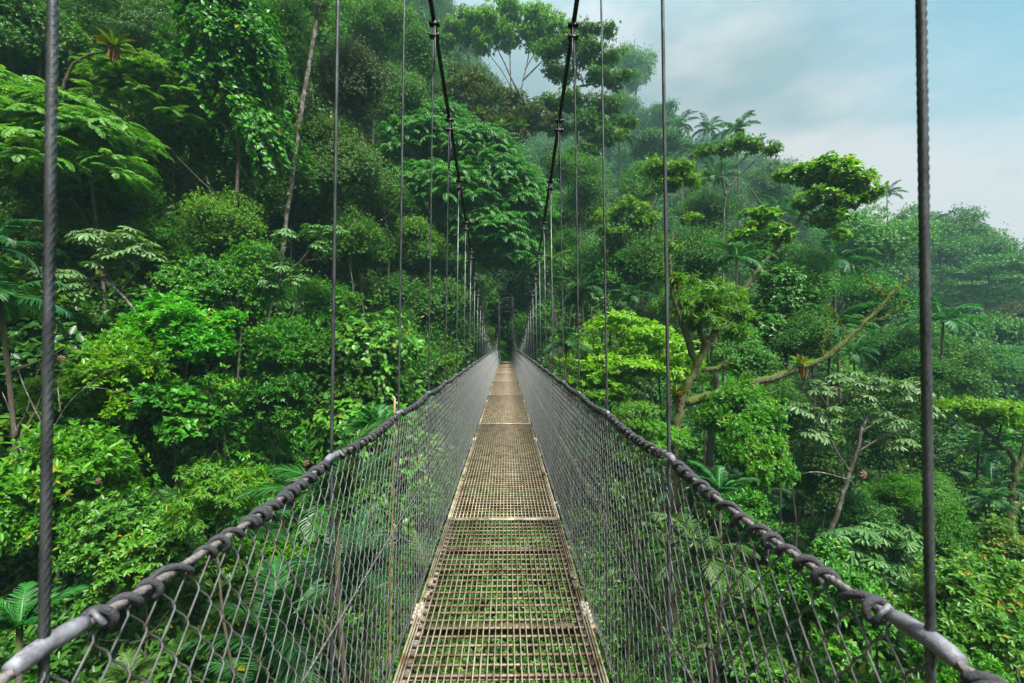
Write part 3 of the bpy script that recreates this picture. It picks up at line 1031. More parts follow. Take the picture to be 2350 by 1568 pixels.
# ---- left bank, from the bottom left corner upward and inward
T('palm', 'palmyoung', 'palm', 45, 1440, 125, 4.6, 'young palm with upright glossy fronds in the bottom left corner beside the near hanger rope', 'palm', tone=(1.1, 1.35, .8))
T('palm', 'fan', 'palm_pale', 300, 1560, 85, 4.4, 'small fan of narrow palm leaves at the bottom edge behind the left mesh', 'palm')
T('shrub', 'bush', 'bright', 150, 1130, 170, 8.2, 'bright glossy shrub filling the lower left above the corner palm', 'shrub', flat=1.1, idx=0)
T('shrub', 'bush', 'broad', 320, 1250, 130, 7.6, 'mid green shrub just outside the left handrail, below the large bright shrub', 'shrub', idx=1, tone=(1.2, 1.3, 1))
T('shrub', 'bushbig', 'broad', 400, 960, 125, 10.5, 'dark glossy broad leaved shrub between the two bright shrubs on the left', 'shrub', idx=0, tone=(.85, 1.1, .9))
T('shrub', 'bush', 'bright', 190, 920, 135, 9.8, 'yellow green shrub under the bare pale twigs at the left edge', 'shrub', idx=2, tone=(1.35, 1.15, .9))
T('shrub', 'bush', 'bright', 430, 770, 125, 11.5, 'big bright green dome of large leaves left of the second hanger, half way up', 'shrub', flat=.85, idx=1, tone=(.85, 1.05, .9))
T('shrub', 'bush', 'bright', 290, 810, 70, 10.8, 'small yellow green shrub leaning on the left side of the bright dome', 'shrub', idx=0, tone=(1.4, 1.2, .8))
T('sapling', 'droop', 'bright', 505, 1110, 95, 7.2, 'sapling with pale drooping leaf tiers just above the left handrail', 'sapling', flat=1.0, idx=0, tone=(1.1, 1.0, .9))
T('shrub', 'bush', 'dark', 60, 1240, 110, 9.5, 'dark shrub behind the blurred near hanger at the left edge', 'shrub', idx=1, tone=(1.3, 1.4, 1.2))
T('palm', 'palmyoung', 'palm', 775, 1150, 190, 6.2, 'palm with long dark fronds reaching left just above the left handrail', 'palm', idx=0, tone=(1.1, 1.15, .8), tilt=(.0, -.25))
T('palm', 'fan', 'palm', 868, 985, 90, 8.6, 'bright fan shaped palm rising beside the third hanger on the left', 'palm', tone=(1.3, 1.45, .9))
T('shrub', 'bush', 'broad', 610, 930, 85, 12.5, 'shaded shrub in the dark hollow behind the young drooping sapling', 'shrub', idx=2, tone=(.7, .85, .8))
T('tree', 'mid', 'broad', 660, 800, 105, 15, 'small leaved rounded tree right behind the second hanger on the left', 'tree', idx=0, tone=(1.1, 1.3, .9))
T('tree', 'mid', 'olive', 810, 850, 105, 16, 'yellow speckled tree between the second and third left hangers', 'tree', idx=1, tone=(.8, 1.5, .8))
T('tree', 'mid', 'broad', 925, 830, 85, 18, 'green tree crown touching the third left hanger from the right', 'tree', idx=2, tone=(1.1, 1.2, .8))
T('tree', 'mid', 'broad', 560, 640, 95, 16, 'dense mid green tree above the bright dome shrub', 'tree', idx=0, tone=(.9, 1.1, .9))
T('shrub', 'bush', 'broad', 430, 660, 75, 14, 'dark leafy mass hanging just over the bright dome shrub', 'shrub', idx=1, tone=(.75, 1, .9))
T('palm', 'palm', 'palm', 0, 690, 150, 8.5, 'large palm with broad hanging leaflets at the left edge, lower of two', 'palm', idx=0, tone=(.9, 1.05, 1.1))
T('palm', 'palm', 'palm', -30, 570, 130, 10.5, 'palm with ribbed dark fronds at the left edge, upper of two', 'palm', idx=1, tone=(.9, 1.0, 1.1))
T('tree', 'fine', 'dark', 470, 560, 105, 18, 'fine leaved dark tree above the left cecropia', 'tree', idx=0, tone=(1.1, 1.25, .9))
T('tree', 'vine', 'dark', 330, 430, 105, 19, 'shadowy vine hung tree in the dark middle of the left slope', 'tree', idx=0)
T('tree', 'fine', 'dark', 560, 420, 105, 20, 'dark fine leaved tree left of the leaning pale trunk', 'tree', idx=1, tone=(1.1, 1.2, 1))
T('tree', 'fine', 'broad', 450, 310, 95, 19, 'greyish green fine leaved tree below the creeper hung giant', 'tree', idx=2, tone=(.9, 1, 1))
T('tree', 'mid', 'dark', 150, 540, 100, 15, 'dark tree behind the left cecropia and the near hanger', 'tree', idx=1)
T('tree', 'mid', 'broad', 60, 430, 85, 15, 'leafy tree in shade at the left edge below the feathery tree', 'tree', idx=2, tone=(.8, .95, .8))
T('tree', 'feather', 'feather', 205, 320, 135, 14, 'feathery tree with flat light green sprays, upper left, right of the near hanger', 'tree', idx=0, flat=.85)
T('tree', 'feather', 'feather', 40, 250, 125, 14.5, 'feathery tree with yellow green sprays cut by the left edge of the picture', 'tree', idx=1, flat=.85, tone=(.9, .95, 1))
T('tree', 'feather', 'feather', 310, 190, 95, 16, 'small feathery crown right of the bough with the bromeliad', 'tree', idx=0, flat=.8, tone=(.9, .95, .9))
T('tree', 'mid', 'broad', 80, 70, 120, 17, 'bluish green tree in the top left corner', 'tree', idx=0, tone=(.95, 1.1, 1.5))
T('tree', 'layer', 'cecropia', 285, 45, 110, 19, 'pale grey green tree at the top edge between near hanger and creeper hung giant', 'tree', idx=0, flat=.8, tone=(.85, .9, .8))
T('tree', 'vine', 'broad', 540, 130, 150, 18, 'giant tree draped in hanging creepers with large heart shaped leaves at the top edge', 'tree', idx=1, tone=(.95, 1.2, .85))
T('tree', 'vine', 'dark', 650, 250, 80, 22, 'creeper covered dark tree immediately left of the leaning pale trunk', 'tree', idx=0, tone=(1.1, 1.2, .9))
T('tree', 'fine', 'olive', 810, 190, 85, 24, 'brownish olive tree at the top between second and third left hangers', 'tree', idx=1, tone=(.72, .85, .9), flat=1.2)
T('tree', 'fine', 'dark', 800, 400, 100, 23, 'dark tree between second and third left hangers, half way up', 'tree', idx=2, tone=(1.2, 1.15, 1.2))
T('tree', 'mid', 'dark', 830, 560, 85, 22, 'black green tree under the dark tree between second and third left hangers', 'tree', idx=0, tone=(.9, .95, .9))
T('tree', 'fine', 'dark', 915, 230, 80, 30, 'dark rounded tree right of the third left hanger near the top', 'tree', idx=0, tone=(1, 1, 1.2), flat=1.3)
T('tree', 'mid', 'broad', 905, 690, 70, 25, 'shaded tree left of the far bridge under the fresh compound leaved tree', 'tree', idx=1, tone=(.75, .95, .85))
T('tree', 'mid', 'broad', 1000, 700, 85, 27, 'glossy green tree hanging over the left rail half way along the bridge', 'tree', idx=2, tone=(.95, 1.25, .9))
T('shrub', 'mid', 'broad', 1090, 770, 52, 30, 'low leafy shrub left of the far bridge end', 'shrub', idx=0, tone=(1, 1.2, .9))
T('shrub', 'bush', 'bright', 1035, 835, 30, 20, 'little yellow green bush peeping over the left rail in the distance', 'shrub', idx=0)
T('tree', 'mid', 'dark', 1110, 640, 70, 43, 'dark tree left of the tower at the far end', 'tree', idx=1, bark='shade_bark', tone=(.55, .6, .7))  # trees by the tower: leaf tone and bark darkened as shade
T('tree', 'mid', 'dark', 1165, 610, 70, 46, 'dark tree arching over the far end of the bridge', 'tree', idx=2, bark='shade_bark', tone=(.55, .6, .7), no_trunk=False, base_off=(-4.5, 3))
T('tree', 'mid', 'dark', 1230, 660, 60, 44, 'dark tree right of the tower at the far end', 'tree', idx=0, bark='shade_bark', tone=(.55, .6, .7))
for q, (px, py, D, rr) in enumerate([(1165, 700, 58, 95), (1140, 790, 56, 55), (1195, 790, 57, 55), (1168, 640, 54, 80), (1125, 740, 50, 45), (1215, 745, 50, 45), (1130, 600, 46, 85), (1205, 590, 47, 85), (1165, 540, 52, 130), (1168, 580, 60, 150), (1120, 690, 45, 40), (1222, 690, 45, 40)]):  # large overhead crowns added to keep light out of the tunnel
    T('tree', 'mid', 'dark', px, py, rr, D, 'one of the shade darkened trees closing the tunnel behind the far tower', 'tree', idx=q % 3, group='trees closing the tunnel', bark='shade_bark', tone=(.5, .55, .65), base_off=((-3.2 if px < 1166 else 3.4) * (1 if 3 > q > 0 or q > 3 else 1.2), 2))  # low leaf tone puts the tunnel's shade into the colour

# ---- middle background
limb_tree('compound_leaf_tree', 'large fresh green tree with star shaped compound leaf whorls left of the far bridge end', 'tree', 30,
          [([(1080, 760), (1085, 620), (1075, 480), (1070, 400)], .16, .06), ([(1078, 560), (1000, 470), (960, 380)], .08, .03), ([(1083, 600), (1150, 520), (1190, 460)], .08, .03)], 'bark',
          [(965, 340, 0, 80), (1010, 300, 1, 62), (930, 420, 0, 55), (1090, 370, 0, 88), (1040, 450, -1.5, 88), (1140, 440, 0, 86), (1190, 490, 0, 66), (1120, 540, -1, 76), (1170, 590, 0, 66), (1060, 520, -1, 55), (985, 430, -1, 64), (1215, 430, 1, 36)],
          'star', 'star', leaf=.29, dens=34, seed=3)
limb_tree('umbrella_tree', 'tall umbrella tree with many bare upright limbs under a domed crown at the top centre', 'tree', 52,
          [([(1160, 420), (1180, 300), (1195, 210), (1215, 120), (1210, 60)], .22, .05), ([(1192, 220), (1160, 150), (1130, 90)], .13, .04), ([(1200, 185), (1255, 130), (1290, 100)], .12, .03),
           ([(1150, 400), (1175, 250), (1170, 130), (1175, 60)], .16, .04), ([(1205, 160), (1240, 100), (1250, 70)], .08, .03), ([(1190, 230), (1150, 160), (1110, 110)], .08, .03)], 'pale_bark',
          [(1130, 60, 0, 42), (1180, 40, 0, 46), (1235, 50, 0, 44), (1280, 80, 0, 40), (1160, 90, 0, 36), (1220, 85, 0, 34), (1310, 110, 1, 30), (1110, 100, 0, 28), (1260, 110, 0, 28)],
          leaf=.40, dens=7, mat='feather', tone=(1.0, 1.0, .9), seed=5, squash=.6)
limb_tree('umbrella_tree', 'forked umbrella tree with thin crown, left neighbour of the domed umbrella tree', 'tree', 50,
          [([(1085, 320), (1085, 170), (1070, 120), (1050, 80)], .17, .05), ([(1085, 165), (1103, 140), (1106, 90), (1100, 50)], .13, .03), ([(1078, 135), (1060, 110), (1030, 95)], .07, .02)], 'pale_bark',
          [(1040, 70, 0, 34), (1080, 45, 0, 36), (1115, 50, 0, 30), (1030, 105, 0, 26), (1070, 85, 0, 28), (1100, 95, 0, 24)],
          leaf=.40, dens=6, mat='feather', tone=(.9, .95, .9), seed=6, squash=.6)
limb_tree('epiphyte_tree', 'brownish tree loaded with epiphytes between the two main cables', 'tree', 38,
          [([(1062, 640), (1085, 470), (1105, 340), (1100, 230), (1095, 180)], .13, .05), ([(1108, 330), (1050, 250), (1020, 210)], .1, .03), ([(1112, 340), (1170, 300), (1230, 280)], .12, .04)], 'mossy_bark',
          [(1080, 190, 0, 48), (1110, 220, -1, 44), (1050, 215, 0, 34), (1170, 250, 0, 46), (1220, 280, 0, 44), (1255, 285, 0, 30), (1120, 290, -1, 36), (1180, 300, -1, 34), (1100, 270, 0, 30)],
          leaf=.20, dens=26, mat='olive', seed=8, squash=.7, tone=(1, .92, .9))
for (px, py, D, r, lab) in [(1097, 262, 36.2, .85, 'spiky bromeliad on the left limb of the epiphyte tree'), (1152, 292, 35.6, 1.0, 'large bromeliad with hanging dead leaves in the middle of the epiphyte tree'), (1192, 290, 35.7, .9, 'bromeliad on the right limb of the epiphyte tree'), (1105, 312, 36, .6, 'small dark bromeliad low on the stem of the epiphyte tree')]:
    T('bromeliad', 'brom', 'brom', px, py, r * F / D, D, lab, 'bromeliad', no_trunk=True, part='rosette', tone=(.5, .8, .8))
limb_tree('layered_tree', 'tall dark tree with tiered horizontal boughs right of the right main cable', 'tree', 42,
          [([(1330, 480), (1325, 330), (1318, 200), (1330, 90)], .24, .06), ([(1320, 260), (1270, 250), (1230, 265)], .09, .03), ([(1322, 200), (1380, 190), (1420, 215)], .1, .03), ([(1322, 150), (1280, 110), (1250, 120)], .08, .02), ([(1325, 280), (1390, 270), (1440, 290)], .1, .03), ([(1326, 120), (1370, 80), (1400, 70)], .06, .02)], 'bark',
          [(1345, 75, 0, 34), (1390, 70, 0, 26), (1300, 110, 0, 40), (1255, 125, 0, 34), (1350, 130, 0, 44), (1400, 140, 0, 32), (1290, 170, 0, 40), (1420, 190, 0, 34), (1370, 180, -1, 36), (1260, 240, 0, 36), (1310, 230, -1, 44), (1400, 240, -1, 46), (1430, 285, 0, 34), (1350, 290, -1, 46), (1280, 290, 0, 36), (1390, 320, -1, 44), (1330, 350, -1, 40)],
          leaf=.25, dens=20, mat='broad', tone=(1.4, 1.3, 1), seed=9, squash=.34, droop=.35)
T('tree', 'mid', 'broad', 1460, 160, 52, 92, 'lone hazy tree standing up on the skyline right of the tiered dark tree', 'tree', idx=0, flat=1.25, bark='pale_bark', tone=(1, 1.1, 1))
T('tree', 'mid', 'broad', 1425, 250, 46, 84, 'hazy tree at the foot of the lone skyline tree', 'tree', idx=1)
T('tree', 'loose', 'broad', 1505, 275, 46, 86, 'thin hazy tree on the skyline between the lone skyline tree and the ridge palms', 'tree', idx=0)
for (px, py, D, r, lab, i) in [(1560, 285, 70, 42, 'misty palm on the skyline, leftmost of the ridge palms', 0), (1625, 295, 62, 40, 'misty palm on the skyline with fronds held upright, second from the left', 1), (1690, 295, 40, 52, 'dark palm with upright fronds sticking up behind the flat yellow green tree', 0), (1600, 350, 50, 52, 'palm with drooping fronds behind the small flat bright tree', 1), (1420, 310, 44, 46, 'dark palm with hanging fronds beside the tiered dark tree', 0),
                            (2035, 445, 60, 34, 'hazy palm on the skyline right of the large leaning tree crown', 1), (2135, 515, 62, 40, 'hazy palm breaking the skyline near the right hanger', 0), (1640, 410, 36, 60, 'dark palm hanging beneath the flat yellow green tree', 1), (1790, 480, 38, 56, 'palm behind the trunk of the large leaning tree', 0)]:
    T('palm', 'palm', 'palm', px, py, r, D, lab, 'palm', idx=i, tr=.03)
T('tree', 'flat', 'broad', 1510, 340, 62, 60, 'pale misty tree with rounded top under the leftmost ridge palm', 'tree', idx=0, flat=1.3, tone=(1.2, 1.3, 1.1))
T('tree', 'mid', 'broad', 1770, 420, 55, 58, 'misty green tree left of the large leaning tree crown', 'tree', idx=1, tone=(1.2, 1.25, 1.1))
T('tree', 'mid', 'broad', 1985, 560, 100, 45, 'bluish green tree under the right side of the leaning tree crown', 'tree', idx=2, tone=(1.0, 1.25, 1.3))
T('tree', 'mid', 'broad', 2080, 560, 55, 55, 'hazy tree left of the near right hanger on the skyline', 'tree', idx=0, flat=1.2, tone=(.9, 1.15, 1.3))  # bluish leaf tones stand in for haze on these far trees
T('tree', 'layer', 'broad', 2270, 640, 115, 56, 'wide haze tinted teal tree with tiered boughs at the right edge on the skyline', 'tree', idx=0, flat=.75, tone=(1.0, 1.4, 1.6))
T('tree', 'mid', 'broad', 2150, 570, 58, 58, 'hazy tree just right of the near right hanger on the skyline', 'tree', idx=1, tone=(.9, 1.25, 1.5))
T('tree', 'flat', 'broad', 2220, 770, 95, 42, 'haze tinted teal green umbrella tree with dark limbs right of the near right hanger', 'tree', idx=1, flat=1.3, tone=(1.1, 1.5, 1.4))
T('tree', 'mid', 'dark', 2310, 860, 80, 40, 'dark haze tinted teal tree at the right edge behind the bright umbrella tree', 'tree', idx=2, tone=(1, 1.4, 1.6))
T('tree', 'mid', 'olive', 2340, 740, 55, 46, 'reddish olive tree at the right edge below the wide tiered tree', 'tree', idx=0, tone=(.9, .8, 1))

# ---- right bank
limb_tree('flat_topped_tree', 'slender tree with white forked trunk and flat yellow green top under the skyline palms', 'tree', 31,
          [([(1660, 560), (1662, 480), (1668, 430), (1690, 380), (1730, 345)], .12, .03), ([(1665, 450), (1658, 400), (1655, 360)], .07, .02), ([(1672, 430), (1700, 400), (1760, 345)], .05, .02)], 'pale_bark',
          [(1645, 345, 0, 34), (1690, 335, 0, 36), (1730, 335, 0, 30), (1770, 345, 0, 24), (1620, 350, 0, 16)], leaf=.2, dens=30, mat='feather', tone=(1, .95, .7), seed=11, squash=.38)
limb_tree('flat_topped_tree', 'yellow green tree with broken open crown beside the long right hanger', 'tree', 24,
          [([(1480, 700), (1490, 560), (1500, 470), (1540, 410)], .1, .03), ([(1492, 520), (1440, 500), (1400, 480)], .05, .02), ([(1495, 500), (1560, 500), (1600, 505)], .05, .02)], 'mossy_bark',
          [(1510, 385, 0, 36), (1560, 395, 0, 42), (1590, 420, 0, 28), (1540, 430, 0, 30), (1440, 480, 0, 38), (1395, 500, 0, 32), (1480, 510, 0, 36), (1410, 540, 0, 30), (1585, 500, 0, 20)], leaf=.17, dens=38, mat='feather', tone=(1, .95, .6), seed=12, squash=.5)
limb_tree('leaning_tree', 'slender tree leaning right with a heavy large leaved crown against the sky', 'tree', 22,
          [([(1640, 760), (1690, 690), (1740, 620), (1800, 545), (1850, 480), (1880, 430), (1885, 400)], .23, .07), ([(1815, 520), (1760, 490), (1720, 430)], .07, .03), ([(1850, 480), (1900, 460), (1960, 440)], .08, .03), ([(1790, 555), (1700, 540), (1650, 560)], .04, .015), ([(1865, 455), (1840, 410), (1820, 390)], .04, .015), ([(1835, 500), (1890, 520), (1920, 560)], .04, .015)], 'mossy_bark',
          [(1820, 395, 0, 34), (1860, 400, .3, 44), (1915, 405, -.4, 48), (1950, 435, .4, 44), (1985, 445, 0, 30), (1880, 450, -.5, 34), (1930, 475, .2, 36), (1905, 500, 0, 34), (1740, 500, 0, 34), (1790, 540, .2, 30), (1700, 545, 0, 26), (1835, 390, 0, 30), (1880, 380, 0, 36), (1925, 385, 0, 36), (1965, 420, 0, 36), (1905, 420, 0, 40), (1985, 455, 0, 24), (1940, 460, 0, 30), (1880, 440, .5, 26), (1845, 470, 0, 22), (1890, 510, 0, 28), (1925, 540, 0, 22), (1760, 490, 0, 22), (1800, 530, 0, 20), (1735, 520, 0, 18)],
          leaf=.25, dens=17, tpl=BROAD, mat='bright', tone=(1.35, 1.1, .8), droop=.6, seed=13, squash=.5)
limb_tree('mossy_tree', 'moss covered tree with one long crooked limb reaching right over the valley', 'tree', 12.5,
          [([(1548, 1010), (1560, 940), (1590, 860), (1620, 800), (1650, 740), (1665, 700)], .22, .08), ([(1572, 925), (1640, 905), (1740, 875), (1830, 850), (1900, 815), (1960, 765), (2010, 715), (2060, 660), (2085, 640)], .13, .028),
           ([(1600, 840), (1570, 760), (1545, 680), (1535, 580), (1545, 540)], .09, .03), ([(1620, 800), (1600, 740), (1585, 700)], .08, .03), ([(1612, 850), (1650, 845), (1668, 828)], .07, .05),
           ([(1985, 740), (2030, 730), (2075, 690)], .02, .006), ([(1940, 785), (1930, 740), (1900, 700)], .018, .005), ([(1890, 820), (1880, 790), (1900, 770), (1895, 735)], .016, .005), ([(2040, 680), (2000, 660), (1985, 630)], .014, .004)], 'mossy_bark',
          [(1600, 690, 0, 34), (1640, 670, -.4, 34), (1685, 710, 0, 34), (1630, 720, -.5, 48), (1655, 690, .3, 50), (1600, 730, .2, 44), (1690, 760, 0, 34), (1570, 710, 0, 28), (1700, 730, .2, 26), (1665, 755, 0, 28), (1560, 640, 0, 24), (1590, 640, .3, 20), (1540, 560, 0, 18), (1610, 870, .6, 26)],
          leaf=.16, dens=40, tpl=LANCE, mat='feather', tone=(1.15, 1.1, .8), droop=.6, seed=14, squash=.7, moss=16, wob=.05)
T('bromeliad', 'brom', 'brom', 1840, 836, 30, 12.4, 'yellow bromeliad with red tips sitting on the long mossy limb', 'bromeliad', no_trunk=True, part='rosette', tone=(1.1, 1.3, 1))
T('bromeliad', 'brom', 'brom', 1715, 870, 22, 12.4, 'small green bromeliad on the long mossy limb close to its trunk', 'bromeliad', no_trunk=True, part='rosette', tone=(.7, 1, 1))
T('bromeliad', 'brom', 'brom', 1556, 645, 26, 12.4, 'green bromeliad on the upright mossy limb by the long right hanger', 'bromeliad', no_trunk=True, part='rosette', tone=(.8, 1.1, .9))
T('bromeliad', 'brom', 'brom', 1553, 905, 30, 12.3, 'bromeliad in the lowest fork of the mossy tree', 'bromeliad', no_trunk=True, part='rosette', tone=(.7, .8, .7))
T('tree', 'lime', 'lime', 1400, 790, 115, 18, 'vivid lime green tree in flat tiers right of the right handrail', 'tree', idx=0, flat=.85)
T('tree', 'lime', 'lime', 1515, 800, 92, 17.5, 'lime green tiered tree touching the long right hanger', 'tree', idx=1, flat=.9, tone=(.9, .95, 1))
T('tree', 'lime', 'lime', 1370, 870, 80, 17, 'lower lime green tier spreading behind the right handrail', 'tree', idx=0, flat=.7, tone=(.85, .9, 1))
T('tree', 'mid', 'dark', 1330, 640, 75, 27, 'shaded tree right of the far right hangers with a palm beneath', 'tree', idx=0, tone=(1, 1.1, 1))
T('tree', 'mid', 'broad', 1400, 620, 80, 25, 'dull green tree behind the broken open yellow green crown', 'tree', idx=1, tone=(.9, 1, .8))
T('tree', 'fine', 'dark', 1600, 590, 75, 23, 'dark green upright tree just right of the long right hanger', 'tree', idx=0, flat=1.3, tone=(1.2, 1.4, .9))
T('tree', 'fine', 'broad', 1480, 600, 70, 24, 'fine leaved green column left of the long right hanger', 'tree', idx=1, flat=1.4, tone=(1, 1.2, .8))
T('tree', 'tall', 'broad', 1350, 440, 55, 34, 'columnar green tree below the tiered dark tree', 'tree', idx=0, tone=(1.1, 1.2, .9), flat=1.1)
T('palm', 'palm', 'palm_pale', 1265, 600, 50, 24, 'light palm frond cluster hanging by the right main cable near the far end', 'palm', idx=0)
T('palm', 'palm', 'palm', 1335, 670, 80, 21, 'dark palm left of the lime green tree', 'palm', idx=1)
T('palm', 'palm', 'palm', 1300, 790, 70, 16, 'palm with thick ribbed leaves between right handrail and lime green tree', 'palm', idx=0)
T('palm', 'palm', 'palm', 1445, 680, 45, 20, 'small palm in the gap above the lime green tree', 'palm', idx=1)
T('tree', 'vine', 'broad', 1800, 690, 85, 19, 'rounded column smothered in creepers at the centre of the right bank', 'tree', idx=0, flat=.9, tone=(1, 1.2, .8))
T('tree', 'fine', 'broad', 1860, 780, 80, 18, 'fine leaved bush right of the creeper smothered column', 'tree', idx=2, tone=(1, 1.15, .9))
T('tree', 'mid', 'broad', 1700, 820, 78, 14.5, 'round glossy bush behind the trunk of the mossy tree', 'tree', idx=0, tone=(1.05, 1.15, 1))
T('palm', 'palm', 'palm', 1690, 590, 78, 20, 'palm with fanned fronds left of the leaning trunk', 'palm', idx=0, tone=(1.1, 1.25, .9))
T('palm', 'palm', 'palm', 1915, 600, 95, 25, 'big dark palm with drooping fronds under the leaning crown', 'palm', idx=1, tone=(.9, 1, 1.2))
T('palm', 'palm', 'palm', 1910, 750, 92, 18, 'pale palm above the long mossy limb', 'palm', idx=0, tone=(1.4, 1.35, 1.3))
T('palm', 'palm', 'palm', 2165, 735, 80, 20, 'palm with one long frond right of the near right hanger', 'palm', idx=1, tone=(1, 1.15, 1.2))
T('palm', 'palm', 'palm', 1960, 810, 60, 19, 'palm hanging below the end of the long mossy limb', 'palm', idx=1)
T('palm', 'palm', 'palm', 2245, 1035, 85, 17, 'dark palm in the hollow under the bright umbrella tree', 'palm', idx=0, tone=(1, 1.1, 1.2))
T('palm', 'palm', 'palm', 2275, 1120, 70, 18.5, 'dark palm near the right edge beside the mossy leaning trunk', 'palm', idx=1, tone=(.9, 1, 1.1))
T('palm', 'palm', 'palm', 2270, 1150, 55, 14.5, 'palm stub with hanging flower fringe in the dark hollow on the right', 'palm', idx=0)
T('palm', 'palmyoung', 'palm', 1650, 1130, 85, 8.5, 'palm with dark green fronds just above the right handrail', 'palm', idx=0, tone=(1, 1.1, .9))
T('palm', 'palm', 'palm_pale', 1610, 1280, 150, 6.0, 'large light palm seen through the right mesh', 'palm', idx=0, tone=(.75, .8, .8))
T('palm', 'palmyoung', 'palm_pale', 985, 1340, 120, 6.6, 'light palm beneath the deck on the left side', 'palm', idx=1, tone=(.8, .85, .7))
T('palm', 'palmyoung', 'palm', 830, 1330, 150, 7.5, 'broad palm seen through the left mesh', 'palm', idx=0)
T('shrub', 'bush', 'bright', 1690, 960, 100, 11.8, 'bright mid green shrub below the trunk of the mossy tree', 'shrub', idx=0, tone=(.8, .85, .9))
T('sapling', 'droop', 'feather', 1450, 970, 70, 11.0, 'sapling with drooping pale leaves above the right handrail', 'sapling', idx=1, tone=(1, 1.05, .7))
T('sapling', 'droop', 'feather', 1510, 1000, 62, 10.6, 'drooping leaved sapling left of the foot of the mossy tree', 'sapling', idx=0, tone=(.9, 1.05, .7))
T('shrub', 'bush', 'bright', 1745, 1060, 80, 10.4, 'narrow bright shrub under the mid green shrub on the right', 'shrub', idx=1, flat=1.3, tone=(.85, .85, .8))
T('shrub', 'bush', 'broad', 1700, 1180, 95, 9.5, 'dark leafy shrub next to the palm above the right handrail', 'shrub', idx=2, tone=(.9, 1.05, .9))
T('tree', 'mid', 'dark', 2050, 1000, 90, 16, 'dark tree behind the big right cecropia', 'tree', idx=1, tone=(.9, 1, 1))
T('tree', 'mid', 'broad', 2110, 860, 70, 17, 'leafy tree behind the near right hanger beside the long limb end', 'tree', idx=2, tone=(1, 1.2, 1.1))
T('tree', 'mid', 'dark', 1900, 1080, 85, 14, 'black green bush in the hollow below the right cecropia', 'tree', idx=0)
T('shrub', 'mid', 'bright', 2185, 1235, 72, 13, 'round bright green shrub right of the near right hanger', 'shrub', idx=0, tone=(.75, .95, 1), flat=1.15)
T('shrub', 'mid', 'bright', 2060, 1130, 60, 12.5, 'bright spreading bush left of the near right hanger', 'shrub', idx=1, tone=(.75, .85, .8), flat=.7)
T('shrub', 'bush', 'orange', 2230, 1400, 150, 7.2, 'shrub with orange and yellow young leaves in the lower right corner', 'shrub', idx=0, tone=(1.1, 1.25, 1))
T('shrub', 'bush', 'orange', 2330, 1270, 70, 8.5, 'small orange tipped shrub at the right edge', 'shrub', idx=1)
T('shrub', 'bush', 'broad', 1860, 1370, 140, 6.8, 'mid green shrub showing over the right handrail near the lower right', 'shrub', idx=2, tone=(1.1, 1.25, 1))
T('shrub', 'bush', 'bright', 2220, 1550, 90, 6.0, 'light green shrub at the very bottom right', 'shrub', idx=2, tone=(.85, .9, 1.1))
limb_tree('mossy_tree', 'mossy forked tree with a flat bright yellow green umbrella crown at the right edge', 'tree', 15.5,
          [([(2275, 1350), (2305, 1240), (2325, 1140), (2330, 1080), (2320, 1040), (2270, 1000), (2240, 960)], .19, .05), ([(2325, 1100), (2345, 1050), (2355, 980)], .08, .03), ([(2290, 1015), (2300, 960), (2310, 930)], .04, .015), ([(2250, 975), (2200, 950), (2180, 940)], .03, .01), ([(2318, 1170), (2355, 1150), (2390, 1140)], .06, .03)], 'mossy_bark',
          [(2180, 935, 0, 34), (2230, 930, 0, 40), (2280, 945, 0, 42), (2330, 950, 0, 40), (2370, 945, .3, 40), (2250, 960, .4, 30), (2310, 970, -.3, 30), (2160, 955, 0, 18)], leaf=.13, dens=72, mat='lime', tone=(.8, .8, .9), seed=16, squash=.40, moss=16, wob=.05)


